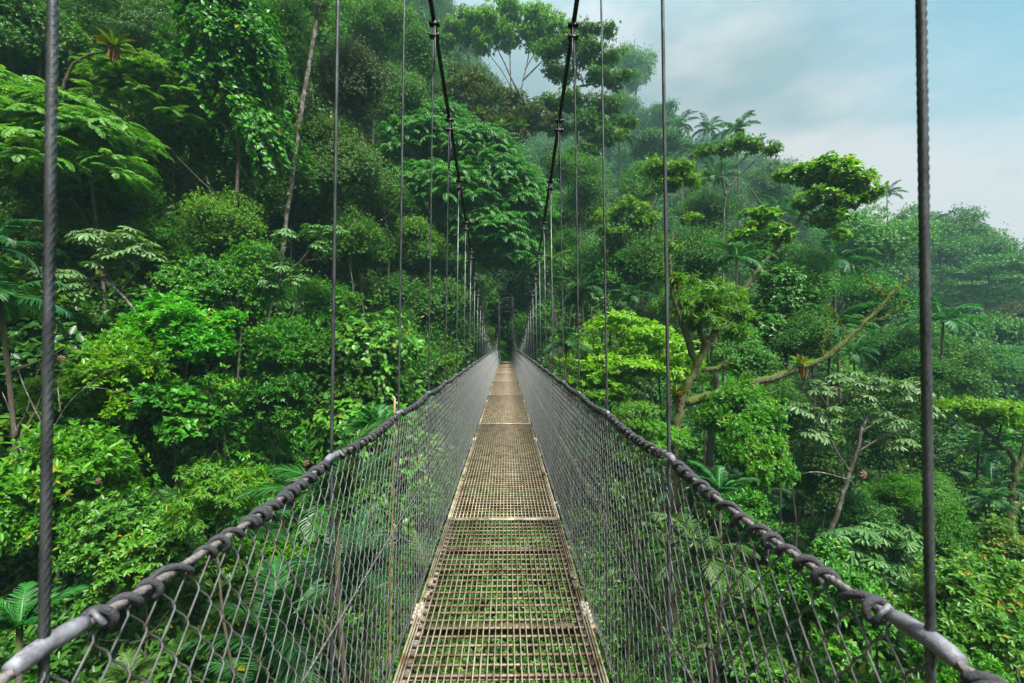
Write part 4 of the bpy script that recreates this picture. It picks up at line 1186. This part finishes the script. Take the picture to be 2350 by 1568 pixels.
# ---- crowns that close the wall of green
for (px, py, r, D, kind, mat, i, tn, lab) in [
    (415, 215, 95, 18.5, 'fine', 'broad', 0, (1.0, 1.1, .9), 'fine leaved tree between the feathery crowns and the creeper hung giant'),
    (690, 430, 80, 22.5, 'fine', 'broad', 1, (1.0, 1.0, .9), 'fine leaved tree standing directly behind the leaning pale trunk, half way up it'),
    (655, 110, 85, 23.0, 'tall', 'broad', 0, (1.1, 1.15, .9), 'tall crown filling the gap between creeper hung giant and leaning pale trunk at the top'),
    (720, 330, 80, 23.0, 'fine', 'dark', 2, (1.2, 1.2, 1), 'dark crown right of the leaning pale trunk below the brownish olive tree'),
    (700, 40, 85, 27.0, 'mid', 'broad', 1, (1.0, 1.1, 1), 'green crown behind the top of the leaning pale trunk'),
    (870, 60, 95, 37.0, 'fine', 'broad', 0, (.9, 1.0, 1), 'hazy crown at the top edge on the third left hanger'),
    (960, 170, 72, 36.0, 'tall', 'dark', 1, (1.1, 1.1, 1.2), 'dark tapering crown behind the left main cable near its top clamps'),
    (1000, 215, 50, 41.0, 'mid', 'broad', 2, (.9, 1, 1), 'small crown just left of the epiphyte tree'),
    (960, 560, 66, 26.5, 'mid', 'broad', 0, (1.1, 1.2, .9), 'leafy crown below the left side of the fresh compound leaved tree'),
    (880, 460, 66, 26.0, 'fine', 'broad', 2, (1.05, 1.2, .9), 'rounded crown touching the left flank of the fresh compound leaved tree'),
    (350, 560, 75, 15.5, 'mid', 'broad', 1, (1.1, 1.1, .8), 'green crown right behind the left cecropia'),
    (270, 430, 90, 16.0, 'fine', 'broad', 1, (1.05, 1.1, .8), 'shaded crown under the flat sprays of the upper left feathery tree'),
    (520, 510, 85, 17.0, 'mid', 'broad', 2, (1.15, 1.15, .75), 'yellowish crown in the middle of the left slope'),
    (760, 700, 75, 17.5, 'mid', 'broad', 0, (1.1, 1.2, .8), 'crown right of the white stemmed cecropia on the second left hanger'),
    (1560, 690, 66, 19.0, 'fine', 'broad', 0, (1.2, 1.25, .8), 'fine leaved crown behind the upper foliage of the mossy tree'),
    (1760, 570, 70, 27.0, 'mid', 'broad', 1, (1.2, 1.25, .9), 'green crown crossed by the trunk of the large leaning tree'),
    (1480, 420, 66, 38.0, 'fine', 'broad', 1, (1.2, 1.25, .9), 'crown behind the broken open yellow green tree, nearer the cable'),
    (1620, 490, 66, 34.0, 'mid', 'broad', 2, (1.1, 1.25, 1), 'crown left of the white forked trunk'),
    (1850, 640, 72, 24.0, 'fine', 'broad', 2, (1.2, 1.3, .9), 'fine leaved crown under the big dark palm'),
    (2010, 690, 84, 27.0, 'mid', 'broad', 0, (1.0, 1.25, 1.1), 'bluish crown behind the upper end of the long mossy limb'),
    (2050, 800, 76, 22.0, 'fine', 'broad', 0, (1.1, 1.25, 1), 'fine leaved crown below the end of the long mossy limb'),
    (2170, 850, 76, 24.0, 'mid', 'broad', 1, (.95, 1.2, 1.2), 'dark crown right of the near right hanger above the bright umbrella tree'),
    (2290, 830, 60, 30.0, 'layer', 'broad', 1, (1, 1.4, 1.3), 'tiered haze tinted teal crown near the right edge above the bright umbrella tree'),  # teal leaf tone paints in some haze
    (1300, 390, 60, 39.0, 'mid', 'broad', 2, (1.0, 1.15, 1), 'crown tucked behind the right main cable, half way down it'),
    (1275, 490, 52, 35.0, 'fine', 'broad', 1, (1.1, 1.2, .9), 'lower crown behind the right main cable next to the fresh compound leaved tree'),
    (1290, 570, 48, 30.0, 'mid', 'dark', 1, (1.1, 1.2, 1), 'shady crown behind the thin right hangers'),
    (1960, 1170, 72, 14.5, 'mid', 'broad', 2, (1.0, 1.15, .9), 'leafy crown behind the stem of the large right cecropia'),
    (1790, 940, 74, 14.0, 'mid', 'broad', 1, (1.15, 1.2, .8), 'bushy crown directly under the long mossy limb'),
    (2130, 1120, 60, 15.0, 'fine', 'broad', 0, (1.0, 1.2, 1), 'fine leaved crown behind the near right hanger, level with the handrail top')]:
    T('tree', kind, mat, px, py, r, D, lab, 'tree', idx=i, tone=tn)

for (px, py, r, D, kind, i, fl, lab) in [(2185, 545, 62, 64, 'loose', 0, 1.1, 'feathery hazy tree right of the near right hanger, highest on the right skyline'), (2255, 585, 66, 62, 'mid', 2, 1.1, 'haze tinted teal tree on the skyline between the near right hanger and the right edge'), (2325, 625, 62, 60, 'loose', 1, 1.0, 'loose crowned haze tinted teal tree on the skyline at the right edge'), (2105, 520, 50, 66, 'loose', 1, 1.2, 'thin crowned hazy tree left of the near right hanger beside a skyline palm')]:
    T('tree', kind, 'broad', px, py, r, D, lab, 'tree', idx=i, flat=fl, tone=(.95, 1.25, 1.4))  # haze put into the leaf colour by a bluish tone
# ---- cecropias: pale candelabra limbs with heads of palmate leaves
limb_tree('cecropia_tree', 'cecropia with grey green palmate leaf heads on the left, right of the near hanger', 'tree', 12,
          [([(345, 770), (310, 715), (275, 670), (235, 640)], .06, .03), ([(275, 670), (315, 620), (320, 590)], .025, .012), ([(240, 642), (190, 640), (160, 660)], .025, .012), ([(262, 655), (230, 600), (210, 570)], .022, .012), ([(320, 590), (300, 570), (290, 560)], .012, .01)], 'pale_bark',
          tips=[((210, 560), 20), ((292, 555), 20), ((160, 660), 19), ((240, 620), 18), ((330, 590), 18), ((200, 680), 17), ((120, 640), 17), ((265, 600), 18)], tip_r=.29, mat='cecropia', seed=21)
limb_tree('cecropia_tree', 'cecropia with white stems and small leaf heads behind the second left hanger', 'tree', 15.5,
          [([(600, 800), (620, 720), (640, 640), (650, 570)], .05, .02), ([(640, 640), (690, 600), (720, 560)], .03, .015), ([(632, 840), (660, 750), (690, 680), (680, 640)], .04, .02), ([(700, 600), (750, 590), (770, 560)], .02, .012)], 'pale_bark',
          tips=[((650, 550), 18), ((720, 540), 18), ((770, 540), 20), ((640, 630), 18), ((690, 650), 17), ((745, 575), 18), ((610, 660), 16)], tip_r=.27, mat='cecropia', seed=22, tone=(1.05, 1.05, .95))
limb_tree('cecropia_tree', 'large cecropia with pale spreading limbs right of centre, below the long mossy limb', 'tree', 12.8,
          [([(1890, 1270), (1920, 1180), (1945, 1100), (1965, 1040), (1975, 990), (1990, 950)], .12, .04), ([(1952, 1085), (1915, 1030), (1895, 980), (1890, 930)], .03, .015), ([(1965, 1040), (2010, 1010), (2060, 990), (2110, 975)], .03, .012), ([(1945, 1100), (1870, 1080), (1790, 1100), (1760, 1115)], .02, .008), ([(1975, 990), (2030, 960), (2060, 930)], .025, .012), ([(1900, 1000), (1850, 975), (1830, 960)], .016, .01), ([(1985, 960), (1960, 920), (1940, 900)], .02, .012)], 'pale_bark',
          tips=[((1890, 900), 20), ((1940, 880), 21), ((2000, 890), 21), ((2055, 905), 21), ((2110, 950), 19), ((1975, 930), 19), ((1830, 950), 18), ((2040, 970), 18), ((1900, 960), 18), ((2100, 900), 18), ((1860, 1010), 17), ((2060, 1030), 17)], tip_r=.29, mat='cecropia', seed=23)
limb_tree('cecropia_tree', 'lower cecropia with pale thin limbs over the right handrail', 'tree', 8.4,
          [([(2010, 1450), (1985, 1390), (1960, 1330), (1950, 1270)], .035, .014), ([(1985, 1390), (2030, 1370), (2060, 1310), (2065, 1260)], .022, .01), ([(1960, 1330), (1990, 1290), (2010, 1260)], .016, .01)], 'pale_bark',
          tips=[((1920, 1250), 18), ((1960, 1240), 20), ((2010, 1240), 20), ((2065, 1250), 20), ((2090, 1300), 18), ((1900, 1300), 17), ((2040, 1320), 18), ((1990, 1290), 17)], tip_r=.22, mat='cecropia', seed=24, tone=(.9, 1.1, .8))

# ---- stems that stand out
limb_tree('slender_tree', 'tall leaning tree with pale lichen spotted trunk rising out of the top of the picture', 'tree', 20,
          [([(628, 740), (655, 520), (680, 340), (700, 200), (722, 80), (735, -40), (745, -120)], .115, .085)], 'pale_bark',
          [(740, -130, 0, 70), (700, -150, 1, 60), (790, -140, 0, 60), (738, 15, 0, 13), (745, -20, 0, 16), (733, 45, 0, 9)], leaf=.16, dens=30, mat='olive', seed=31, squash=.8)
limb_tree('bare_sapling', 'leafless pale twigged sapling behind the near hanger on the left', 'sapling', 8.6,
          [([(30, 1120), (75, 1060), (110, 1000), (160, 920), (220, 870), (290, 830)], .028, .006), ([(60, 1080), (30, 960), (5, 900)], .02, .006), ([(110, 1000), (60, 900), (30, 820), (20, 780)], .018, .005), ([(140, 950), (130, 880), (150, 820), (170, 790)], .012, .004), ([(190, 890), (230, 890), (300, 905)], .010, .003), ([(60, 900), (85, 860), (110, 800)], .008, .003), ([(200, 880), (200, 840), (230, 800)], .008, .003)], 'pale_bark',
          [(150, 800, 0, 14), (285, 825, 0, 14), (30, 790, 0, 16), (110, 800, 0, 12), (230, 800, 0, 12)], leaf=.07, dens=110, mat='feather', seed=32)
limb_tree('dark_trunk', 'dark bare trunk in the shade behind the feathery tree', 'tree', 15.5,
          [([(210, 560), (203, 450), (190, 380), (172, 330), (150, 290)], .12, .07), ([(190, 380), (215, 330), (240, 300)], .06, .03)], 'bark',
          [(150, 280, .5, 30), (240, 290, .5, 30)], leaf=.14, dens=40, mat='dark', seed=33)
limb_tree('dark_trunk', 'crooked dark trunk leaning at the left edge under the feathery sprays', 'tree', 15,
          [([(100, 560), (82, 440), (60, 390), (40, 350)], .11, .06)], 'bark', [(40, 340, 0, 36)], leaf=.14, dens=40, mat='dark', seed=34)
limb_tree('mossy_bough_tree', 'mossy horizontal bough carrying the large bromeliad at the upper left', 'tree', 13.2,
          [([(120, 420), (130, 250), (160, 150), (210, 122), (270, 118), (330, 125)], .09, .03)], 'mossy_bark', [(330, 135, 0, 26), (370, 150, .3, 18)], leaf=.10, dens=60, mat='feather', seed=35, moss=5)
T('bromeliad', 'brom', 'brom', 262, 106, 42, 13.1, 'large orange green bromeliad on the mossy bough at the upper left', 'bromeliad', no_trunk=True, part='rosette', idx=0, tone=(.9, 1, .8))
# thin white hanging roots
for (x0, y0, x1, y1, D, lab) in [(795, 565, 812, 690, 21, 'thin white aerial root hanging in the dark hollow behind the second left hanger'), (812, 560, 806, 700, 21, 'second thin white aerial root crossing the first in the dark hollow'), (1078, 610, 1068, 690, 30, 'frayed pale aerial root beside the left hangers near the far end')]:
    a = np.array(at(x0, y0 - 60, D)); b = np.array(at(x1, y1, D))
    m = MB(); s = np.linspace(0, 1, 12)[:, None]
    m.tube(a + (b - a) * s + np.stack([.06 * np.sin(s[:, 0] * 9), 0 * s[:, 0], 0 * s[:, 0]], -1), .012, 5)
    tag(m.build('aerial_root', M['pale_bark']), lab, 'root')
# a tan bamboo pole beside the third left hanger
a = np.array(at(906, 915, 2.75)); b = np.array(at(900, 1200, 2.75))
bp = MB()
bp.tube([(b + (a - b) * t) + np.array([0, 0.0, -.0]) for t in np.linspace(-5.2, 1, 30)], .0065, 8)
M['bamboo'] = noise_mat('dry bamboo', (0.20, 0.13, 0.045), (0.34, 0.22, 0.08), 10, .6)
tag(bp.build('bamboo_pole', M['bamboo']), 'thin tan bamboo pole standing outside the left mesh by the third hanger', 'pole')
# dry brown leaves caught in the greenery
dl = Leaves()
for (px, py, D, r, lab) in [(1988, 1090, 12.0, .17, 'dry pinkish palmate leaf hanging in the right cecropia'), (222, 1105, 7.4, .07, 'dry brown curled leaf on the bright glossy shrub at lower left'), (138, 822, 8.4, .10, 'dry crumpled leaf caught in the leafless sapling'), (1928, 895, 12.4, .18, 'long dry leaf dangling at the top of the right cecropia'), (700, 1062, 6.9, .07, 'dry reddish leaf above the left handrail by the long palm frond')]:
    q = Leaves(); rng = np.random.default_rng(int(px))
    umbrella_leaf(q, rng, (0, 0, 0), (.3, -1, .4), r, lobes=8)
    o = link('dry_leaf', q.mesh('dry_leaf'), M['dry']); o.location = at(px, py, D)
    tag(o, lab, 'leaf')

# ------------------------------------------------------------------ the rest of the forest: many trees nobody could tell apart
def pix(x, y, z):
    c, s = cos(YAW), sin(YAW)
    X = x * c + y * s; D = -x * s + y * c
    return 1175 + F * X / D, 784 - F * (z - EYE) / D, D


rng = np.random.default_rng(11)
zones = {
    'left': ('leafy forest tree merging into the dense dark canopy of the left slope', 'trees of the left slope'),
    'right': ('leafy forest tree merging into the green canopy of the right bank', 'trees of the right bank'),
    'valley': ('leafy tree growing in the valley below the level of the bridge deck', 'trees in the valley'),
    'ridge': ('hazy forest tree merging into the misty slope below the skyline', 'trees of the misty slope'),
}
pts = []
# the near part of the left slope stands densest
D = 13.0
while D < 46:
    sp_ = 2.3 + .045 * D
    nt_ = int(.86 * D / sp_)
    for i in range(nt_):
        th = -.95 + .86 * (i + rng.uniform(.1, .9)) / nt_
        d = D + rng.uniform(-.5, .5) * sp_
        pts.append((d * sin(th), d * cos(th), sp_))
    D += sp_ * 1.1
D = 12.0
while D < 100:
    sp_ = 2.6 + .062 * D
    nt_ = int(1.75 * D / sp_)
    for i in range(nt_):
        th = -.86 + 1.75 * (i + rng.uniform(.15, .85)) / nt_
        d = D + rng.uniform(-.5, .5) * sp_ * .8
        x = d * sin(th); y = d * cos(th)
        pts.append((x, y, sp_))
    D += sp_ * .95
made = {k: 0 for k in zones}
far_pts = []
for (x, y, sp_) in pts:
    if abs(x + .02) < 3.2 and 36 < y < 66: continue
    g = gz(x, y)
    h = rng.uniform(5.5, 10.5) if y < 40 else rng.uniform(8, 14)
    R = sp_ * rng.uniform(.68, .95)
    if abs(x) < 4.5 and y < 41: h = min(h, max(2.5, -2.2 - g - R))
    if x > 3 and y < 26: h = min(h, max(3.0, 7.6 - R + (-10.5 - g)))
    z = g + h - R * .8
    px, py, d = pix(x, y, z)
    if px < -220 or px > 2570: continue
    rp = F * R / d
    # keep the view free to the trees that stand out
    if d < 25 and 1500 < px < 2130 and py - rp < 960 and py + rp > 330: continue
    if d < 21 and abs(px - (745 - .165 * py)) < rp + 25 and py < 700: continue
    if d < 18 and 90 < px < 800 and py - rp < 820 and py + rp > 520: continue
    if d > 74:
        far_pts.append((x, y, z, R)); continue
    zone = 'ridge' if d > 46 else ('valley' if z < -2.2 else ('left' if x < -2 else 'right'))
    kind, mat = [('mid', 'broad'), ('mid', 'dark'), ('fine', 'broad'), ('fine', 'dark'), ('tall', 'broad'), ('vine', 'dark'), ('loose', 'broad'), ('mid', 'star'), ('layer', 'broad'), ('palm', 'palm')][rng.choice(10, p=[.2, .15, .12, .12, .08, .06, .06, .08, .07, .06])]
    if zone in ('left',) and mat == 'star': mat = 'dark'
    if kind == 'palm' and d < 24: kind, mat = 'mid', 'broad'
    lab, grp = zones[zone]
    if kind == 'palm':
        nm, lab, grp, cat = 'palm', lab.replace('leafy forest tree', 'palm').replace('leafy tree', 'palm').replace('hazy forest tree', 'hazy palm'), grp.replace('trees', 'palms'), 'palm'
    else:
        nm, cat = 'tree', 'tree'
    fl = rng.uniform(.8, 1.2) * (.75 if kind == 'tall' else 1)
    tn = rng.uniform(.85, 1.3)
    plant(nm, kind, mat, (x, y, z), R, lab, cat, grp, flat=fl if kind != 'palm' else 1, tone=(tn * (1.3 if zone in ('right', 'left') else 1), tn * rng.uniform(.95, 1.15) * (1.15 if zone in ('right', 'left') else 1), tn * rng.uniform(.85, 1.15)), limbs=3)
    made[zone] += 1
print('fillers', made, len(far_pts))


# ------------------------------------------------------------------ things nobody could count, scattered with geometry nodes
def scatter(name, P, S, R, sources, kind='stuff'):
    """copies of source crowns at the points P with scale S and rotation R"""
    P = np.asarray(P, np.float32)
    me = bpy.data.meshes.new(name)
    me.vertices.add(len(P)); me.vertices.foreach_set('co', P.ravel())
    for nm, arr in (('sc', S), ('ro', R)):
        a = me.attributes.new(nm, 'FLOAT_VECTOR', 'POINT'); a.data.foreach_set('vector', np.asarray(arr, np.float32).ravel())
    a = me.attributes.new('ix', 'INT', 'POINT'); a.data.foreach_set('value', RNG.integers(0, len(sources), len(P)).astype(np.int32))
    me.update()
    o = link(name, me)
    c = bpy.data.collections.new(name + '_sources')
    for i, (smesh, smat) in enumerate(sources):
        c.objects.link(bpy.data.objects.new(f'{name}_source_{i:02d}', leafy(smesh, smat)))
    ng = bpy.data.node_groups.new(name, 'GeometryNodeTree')
    ng.interface.new_socket('Geometry', in_out='INPUT', socket_type='NodeSocketGeometry')
    ng.interface.new_socket('Geometry', in_out='OUTPUT', socket_type='NodeSocketGeometry')
    N = ng.nodes.new; L = ng.links.new
    gi = N('NodeGroupInput'); go = N('NodeGroupOutput')
    ip = N('GeometryNodeInstanceOnPoints'); ci = N('GeometryNodeCollectionInfo')
    ci.inputs['Collection'].default_value = c; ci.inputs['Separate Children'].default_value = True; ci.inputs['Reset Children'].default_value = True
    L(gi.outputs[0], ip.inputs['Points']); L(ci.outputs[0], ip.inputs['Instance'])
    ip.inputs['Pick Instance'].default_value = True
    def attr(nm, ty):
        n = N('GeometryNodeInputNamedAttribute'); n.data_type = ty; n.inputs['Name'].default_value = nm
        return [s for s in n.outputs if s.enabled and s.name == 'Attribute'][0]
    L(attr('ix', 'INT'), ip.inputs['Instance Index'])
    e = N('FunctionNodeEulerToRotation'); L(attr('ro', 'FLOAT_VECTOR'), e.inputs[0]); L(e.outputs[0], ip.inputs['Rotation'])
    L(attr('sc', 'FLOAT_VECTOR'), ip.inputs['Scale'])
    L(ip.outputs[0], go.inputs[0])
    md = o.modifiers.new('scatter', 'NODES'); md.node_group = ng
    tag(o, kind=kind)
    return o


# undergrowth: low leafy cover over the forest floor
P = []; S = []
D = 3.0
while D < 75:
    sp_ = 1.0 + .030 * D
    n = int(1.9 * D / sp_)
    for i in range(n):
        th = -.94 + 1.9 * (i + rng.random()) / n
        d = D + rng.uniform(-.5, .5) * sp_
        x = d * sin(th); y = d * cos(th)
        if abs(x + .02) < 1.2 and 38.5 < y < 56: continue
        s = sp_ * rng.uniform(.55, 1.0)
        g = gz(x, y)
        if abs(x) < 2.2 and y < 41 and g + s > -.9: continue
        P.append((x, y, g + s * .25)); S.append((s, s, s * rng.uniform(.7, 1.1)))
        if D > 9 and abs(x) > 3.5 and rng.random() < .8:
            for q in range(3 if x < -3 else 2):
                s2 = s * rng.uniform(1.0, 1.5); P.append((x + rng.normal(0, .5), y + rng.normal(0, .5), g + s * .4 + s2 * (rng.uniform(.4, 1.2) + .9 * q))); S.append((s2, s2, s2 * rng.uniform(.8, 1.3)))
    D += sp_ * .9
src = [(LIB['bush'][0], 'broad'), (LIB['bush'][1], 'dark'), (LIB['bushbig'][0], 'broad'), (LIB['bush'][2], 'bright'), (LIB['bushbig'][1], 'dark'), (LIB['palmyoung'][0], 'palm')]
u = scatter('undergrowth', P, S, np.stack([0 * np.arange(len(P)), 0 * np.arange(len(P)), RNG.uniform(0, 6.28, len(P))], -1), src)
print('undergrowth', len(P))

# the wood on the far ridge
P = [p[:3] for p in far_pts]; S = [(p[3] * 1.05,) * 2 + (p[3] * rng.uniform(.8, 1.25),) for p in far_pts]
D = 98.0
while D < 270:
    sp_ = 7.5 + .012 * D
    n = int(1.9 * D / sp_)
    for i in range(n):
        th = -.9 + 1.85 * (i + rng.random()) / n
        d = D + rng.uniform(-.5, .5) * sp_
        x = d * sin(th); y = d * cos(th)
        R = sp_ * rng.uniform(.5, .95)
        z = gz(x, y) + rng.uniform(5, 12)
        P.append((x, y, z)); S.append((R, R, R * rng.uniform(.7, 1.4)))
    D += sp_ * .9
src = [(LIB['mid'][0], 'broad'), (LIB['mid'][1], 'broad'), (LIB['fine'][0], 'dark'), (LIB['loose'][0], 'broad'), (LIB['flat'][0], 'broad'), (LIB['tall'][0], 'broad'), (LIB['palm'][0], 'palm')]
w = scatter('distant_forest', P, S, np.stack([0 * np.arange(len(P)), 0 * np.arange(len(P)), RNG.uniform(0, 6.28, len(P))], -1), src)
w['label'] = 'misty wood covering the far ridge under the sky'
u['label'] = 'low leafy cover over the forest floor'
print('far wood', len(P))

# ------------------------------------------------------------------ air, sky and light
hb = MB(); hb.box((20, 125, 75), (560, 330, 230))
hz, nt, out = new_mat('mist')
pv_ = nt.nodes.new('ShaderNodeVolumePrincipled')
pv_.inputs['Color'].default_value = (0.48, 0.88, 0.90, 1)
pv_.inputs['Density'].default_value = HAZE
pv_.inputs['Anisotropy'].default_value = 0.0
nt.links.new(pv_.outputs[0], out.inputs['Volume'])
haze = hb.build('haze', hz, None, False)
tag(haze, kind='stuff'); haze['label'] = 'pale mist in the valley air'

SUN_EL, SUN_AZ = radians(58), radians(148)       # azimuth measured from the bridge's line towards the right
world = bpy.data.worlds.new('World')
sc.world = world
world.use_nodes = True
nt = world.node_tree
for n in list(nt.nodes): nt.nodes.remove(n)
N = nt.nodes.new; L = nt.links.new
wo = N('ShaderNodeOutputWorld'); bg = N('ShaderNodeBackground'); bg.inputs['Strength'].default_value = 0.12
sky = N('ShaderNodeTexSky'); sky.sky_type = 'NISHITA'; sky.sun_disc = False
sky.sun_elevation = SUN_EL; sky.sun_rotation = SUN_AZ
sky.air_density = 1.0; sky.dust_density = 1.5; sky.ozone_density = 2.5
tc = N('ShaderNodeTexCoord')
# clouds: a broad veil, thick low down and breaking up towards the upper right
mp = N('ShaderNodeMapping'); mp.inputs['Scale'].default_value = (1.4, 1.4, 4.2); mp.inputs['Location'].default_value = (.3, .1, .55)
L(tc.outputs['Generated'], mp.inputs['Vector'])
nz = N('ShaderNodeTexNoise'); nz.inputs['Scale'].default_value = 1.7; nz.inputs['Detail'].default_value = 6; nz.inputs['Roughness'].default_value = .5
L(mp.outputs[0], nz.inputs['Vector'])
dt = N('ShaderNodeVectorMath'); dt.operation = 'DOT_PRODUCT'
v = np.array([.75, .50, .65]); v = v / np.linalg.norm(v)
dt.inputs[1].default_value = tuple(v)
L(tc.outputs['Generated'], dt.inputs[0])
hole = N('ShaderNodeMapRange'); hole.inputs['From Min'].default_value = .925; hole.inputs['From Max'].default_value = .985; hole.inputs['To Min'].default_value = 0; hole.inputs['To Max'].default_value = .8
L(dt.outputs['Value'], hole.inputs['Value'])
cv = N('ShaderNodeMath'); cv.operation = 'SUBTRACT'; cv.inputs[0].default_value = 1.0
L(hole.outputs[0], cv.inputs[1])
nb_ = N('ShaderNodeMapRange'); nb_.inputs['From Min'].default_value = .35; nb_.inputs['From Max'].default_value = .68; nb_.inputs['To Min'].default_value = -.12; nb_.inputs['To Max'].default_value = .18
L(nz.outputs['Fac'], nb_.inputs['Value'])
ad = N('ShaderNodeMath'); ad.operation = 'ADD'; ad.use_clamp = True
L(cv.outputs[0], ad.inputs[0]); L(nb_.outputs[0], ad.inputs[1])
cr = N('ShaderNodeValToRGB')
cr.color_ramp.elements[0].position = .46; cr.color_ramp.elements[0].color = (CLOUD * .74, CLOUD * .88, CLOUD * 1.0, 1)
cr.color_ramp.elements[1].position = .66; cr.color_ramp.elements[1].color = (CLOUD * 1.62, CLOUD * 1.46, CLOUD * 1.56, 1)
# a brighter bank of cloud low on the right
d2 = N('ShaderNodeVectorMath'); d2.operation = 'DOT_PRODUCT'; d2.inputs[1].default_value = (.70, .68, .22)
L(tc.outputs['Generated'], d2.inputs[0])
bk = N('ShaderNodeMapRange'); bk.interpolation_type = 'SMOOTHSTEP'; bk.inputs['From Min'].default_value = .915; bk.inputs['From Max'].default_value = 1.0; bk.inputs['To Min'].default_value = 0; bk.inputs['To Max'].default_value = .22
L(d2.outputs['Value'], bk.inputs['Value'])
cs = N('ShaderNodeMath'); cs.operation = 'ADD'; L(nz.outputs['Fac'], cs.inputs[0]); L(bk.outputs[0], cs.inputs[1])
L(cs.outputs[0], cr.inputs['Fac'])
mx = N('ShaderNodeMix'); mx.data_type = 'RGBA'
tn_ = N('ShaderNodeMix'); tn_.data_type = 'RGBA'; tn_.blend_type = 'MULTIPLY'; tn_.inputs['Factor'].default_value = 1
tn_.inputs['B'].default_value = (.28, .60, .56, 1)
L(sky.outputs['Color'], tn_.inputs['A'])
L(ad.outputs[0], mx.inputs['Factor']); L(tn_.outputs['Result'], mx.inputs['A']); L(cr.outputs['Color'], mx.inputs['B'])
# an overcast sky is brightest overhead
sx = N('ShaderNodeSeparateXYZ'); L(tc.outputs['Generated'], sx.inputs[0])
zn = N('ShaderNodeMapRange'); zn.interpolation_type = 'SMOOTHSTEP'
zn.inputs['From Min'].default_value = .45; zn.inputs['From Max'].default_value = 1.0; zn.inputs['To Min'].default_value = 1.0; zn.inputs['To Max'].default_value = ZENITH
L(sx.outputs['Z'], zn.inputs['Value'])
zm = N('ShaderNodeVectorMath'); zm.operation = 'SCALE'
L(mx.outputs['Result'], zm.inputs[0]); L(zn.outputs[0], zm.inputs['Scale'])
L(zm.outputs[0], bg.inputs['Color']); L(bg.outputs[0], wo.inputs['Surface'])

sd = bpy.data.lights.new('sun', 'SUN'); sd.energy = 4.2; sd.angle = radians(12); sd.color = (1.0, .96, .88)
so = bpy.data.objects.new('sun', sd); col.objects.link(so)
from mathutils import Vector
sv = Vector((sin(SUN_AZ) * cos(SUN_EL), cos(SUN_AZ) * cos(SUN_EL), sin(SUN_EL)))
so.rotation_euler = sv.to_track_quat('Z', 'Y').to_euler()
so.location = sv * 200

sc.view_settings.view_transform = 'Standard'
sc.view_settings.look = 'None'
sc.view_settings.gamma = 1
sc.view_settings.exposure = EXPOSURE
cy = sc.cycles
cy.max_bounces = 6; cy.diffuse_bounces = 3; cy.glossy_bounces = 2; cy.transmission_bounces = 3; cy.volume_bounces = 1; cy.transparent_max_bounces = 8
cy.use_denoising = True
cy.caustics_reflective = False; cy.caustics_refractive = False
cy.volume_step_rate = 1
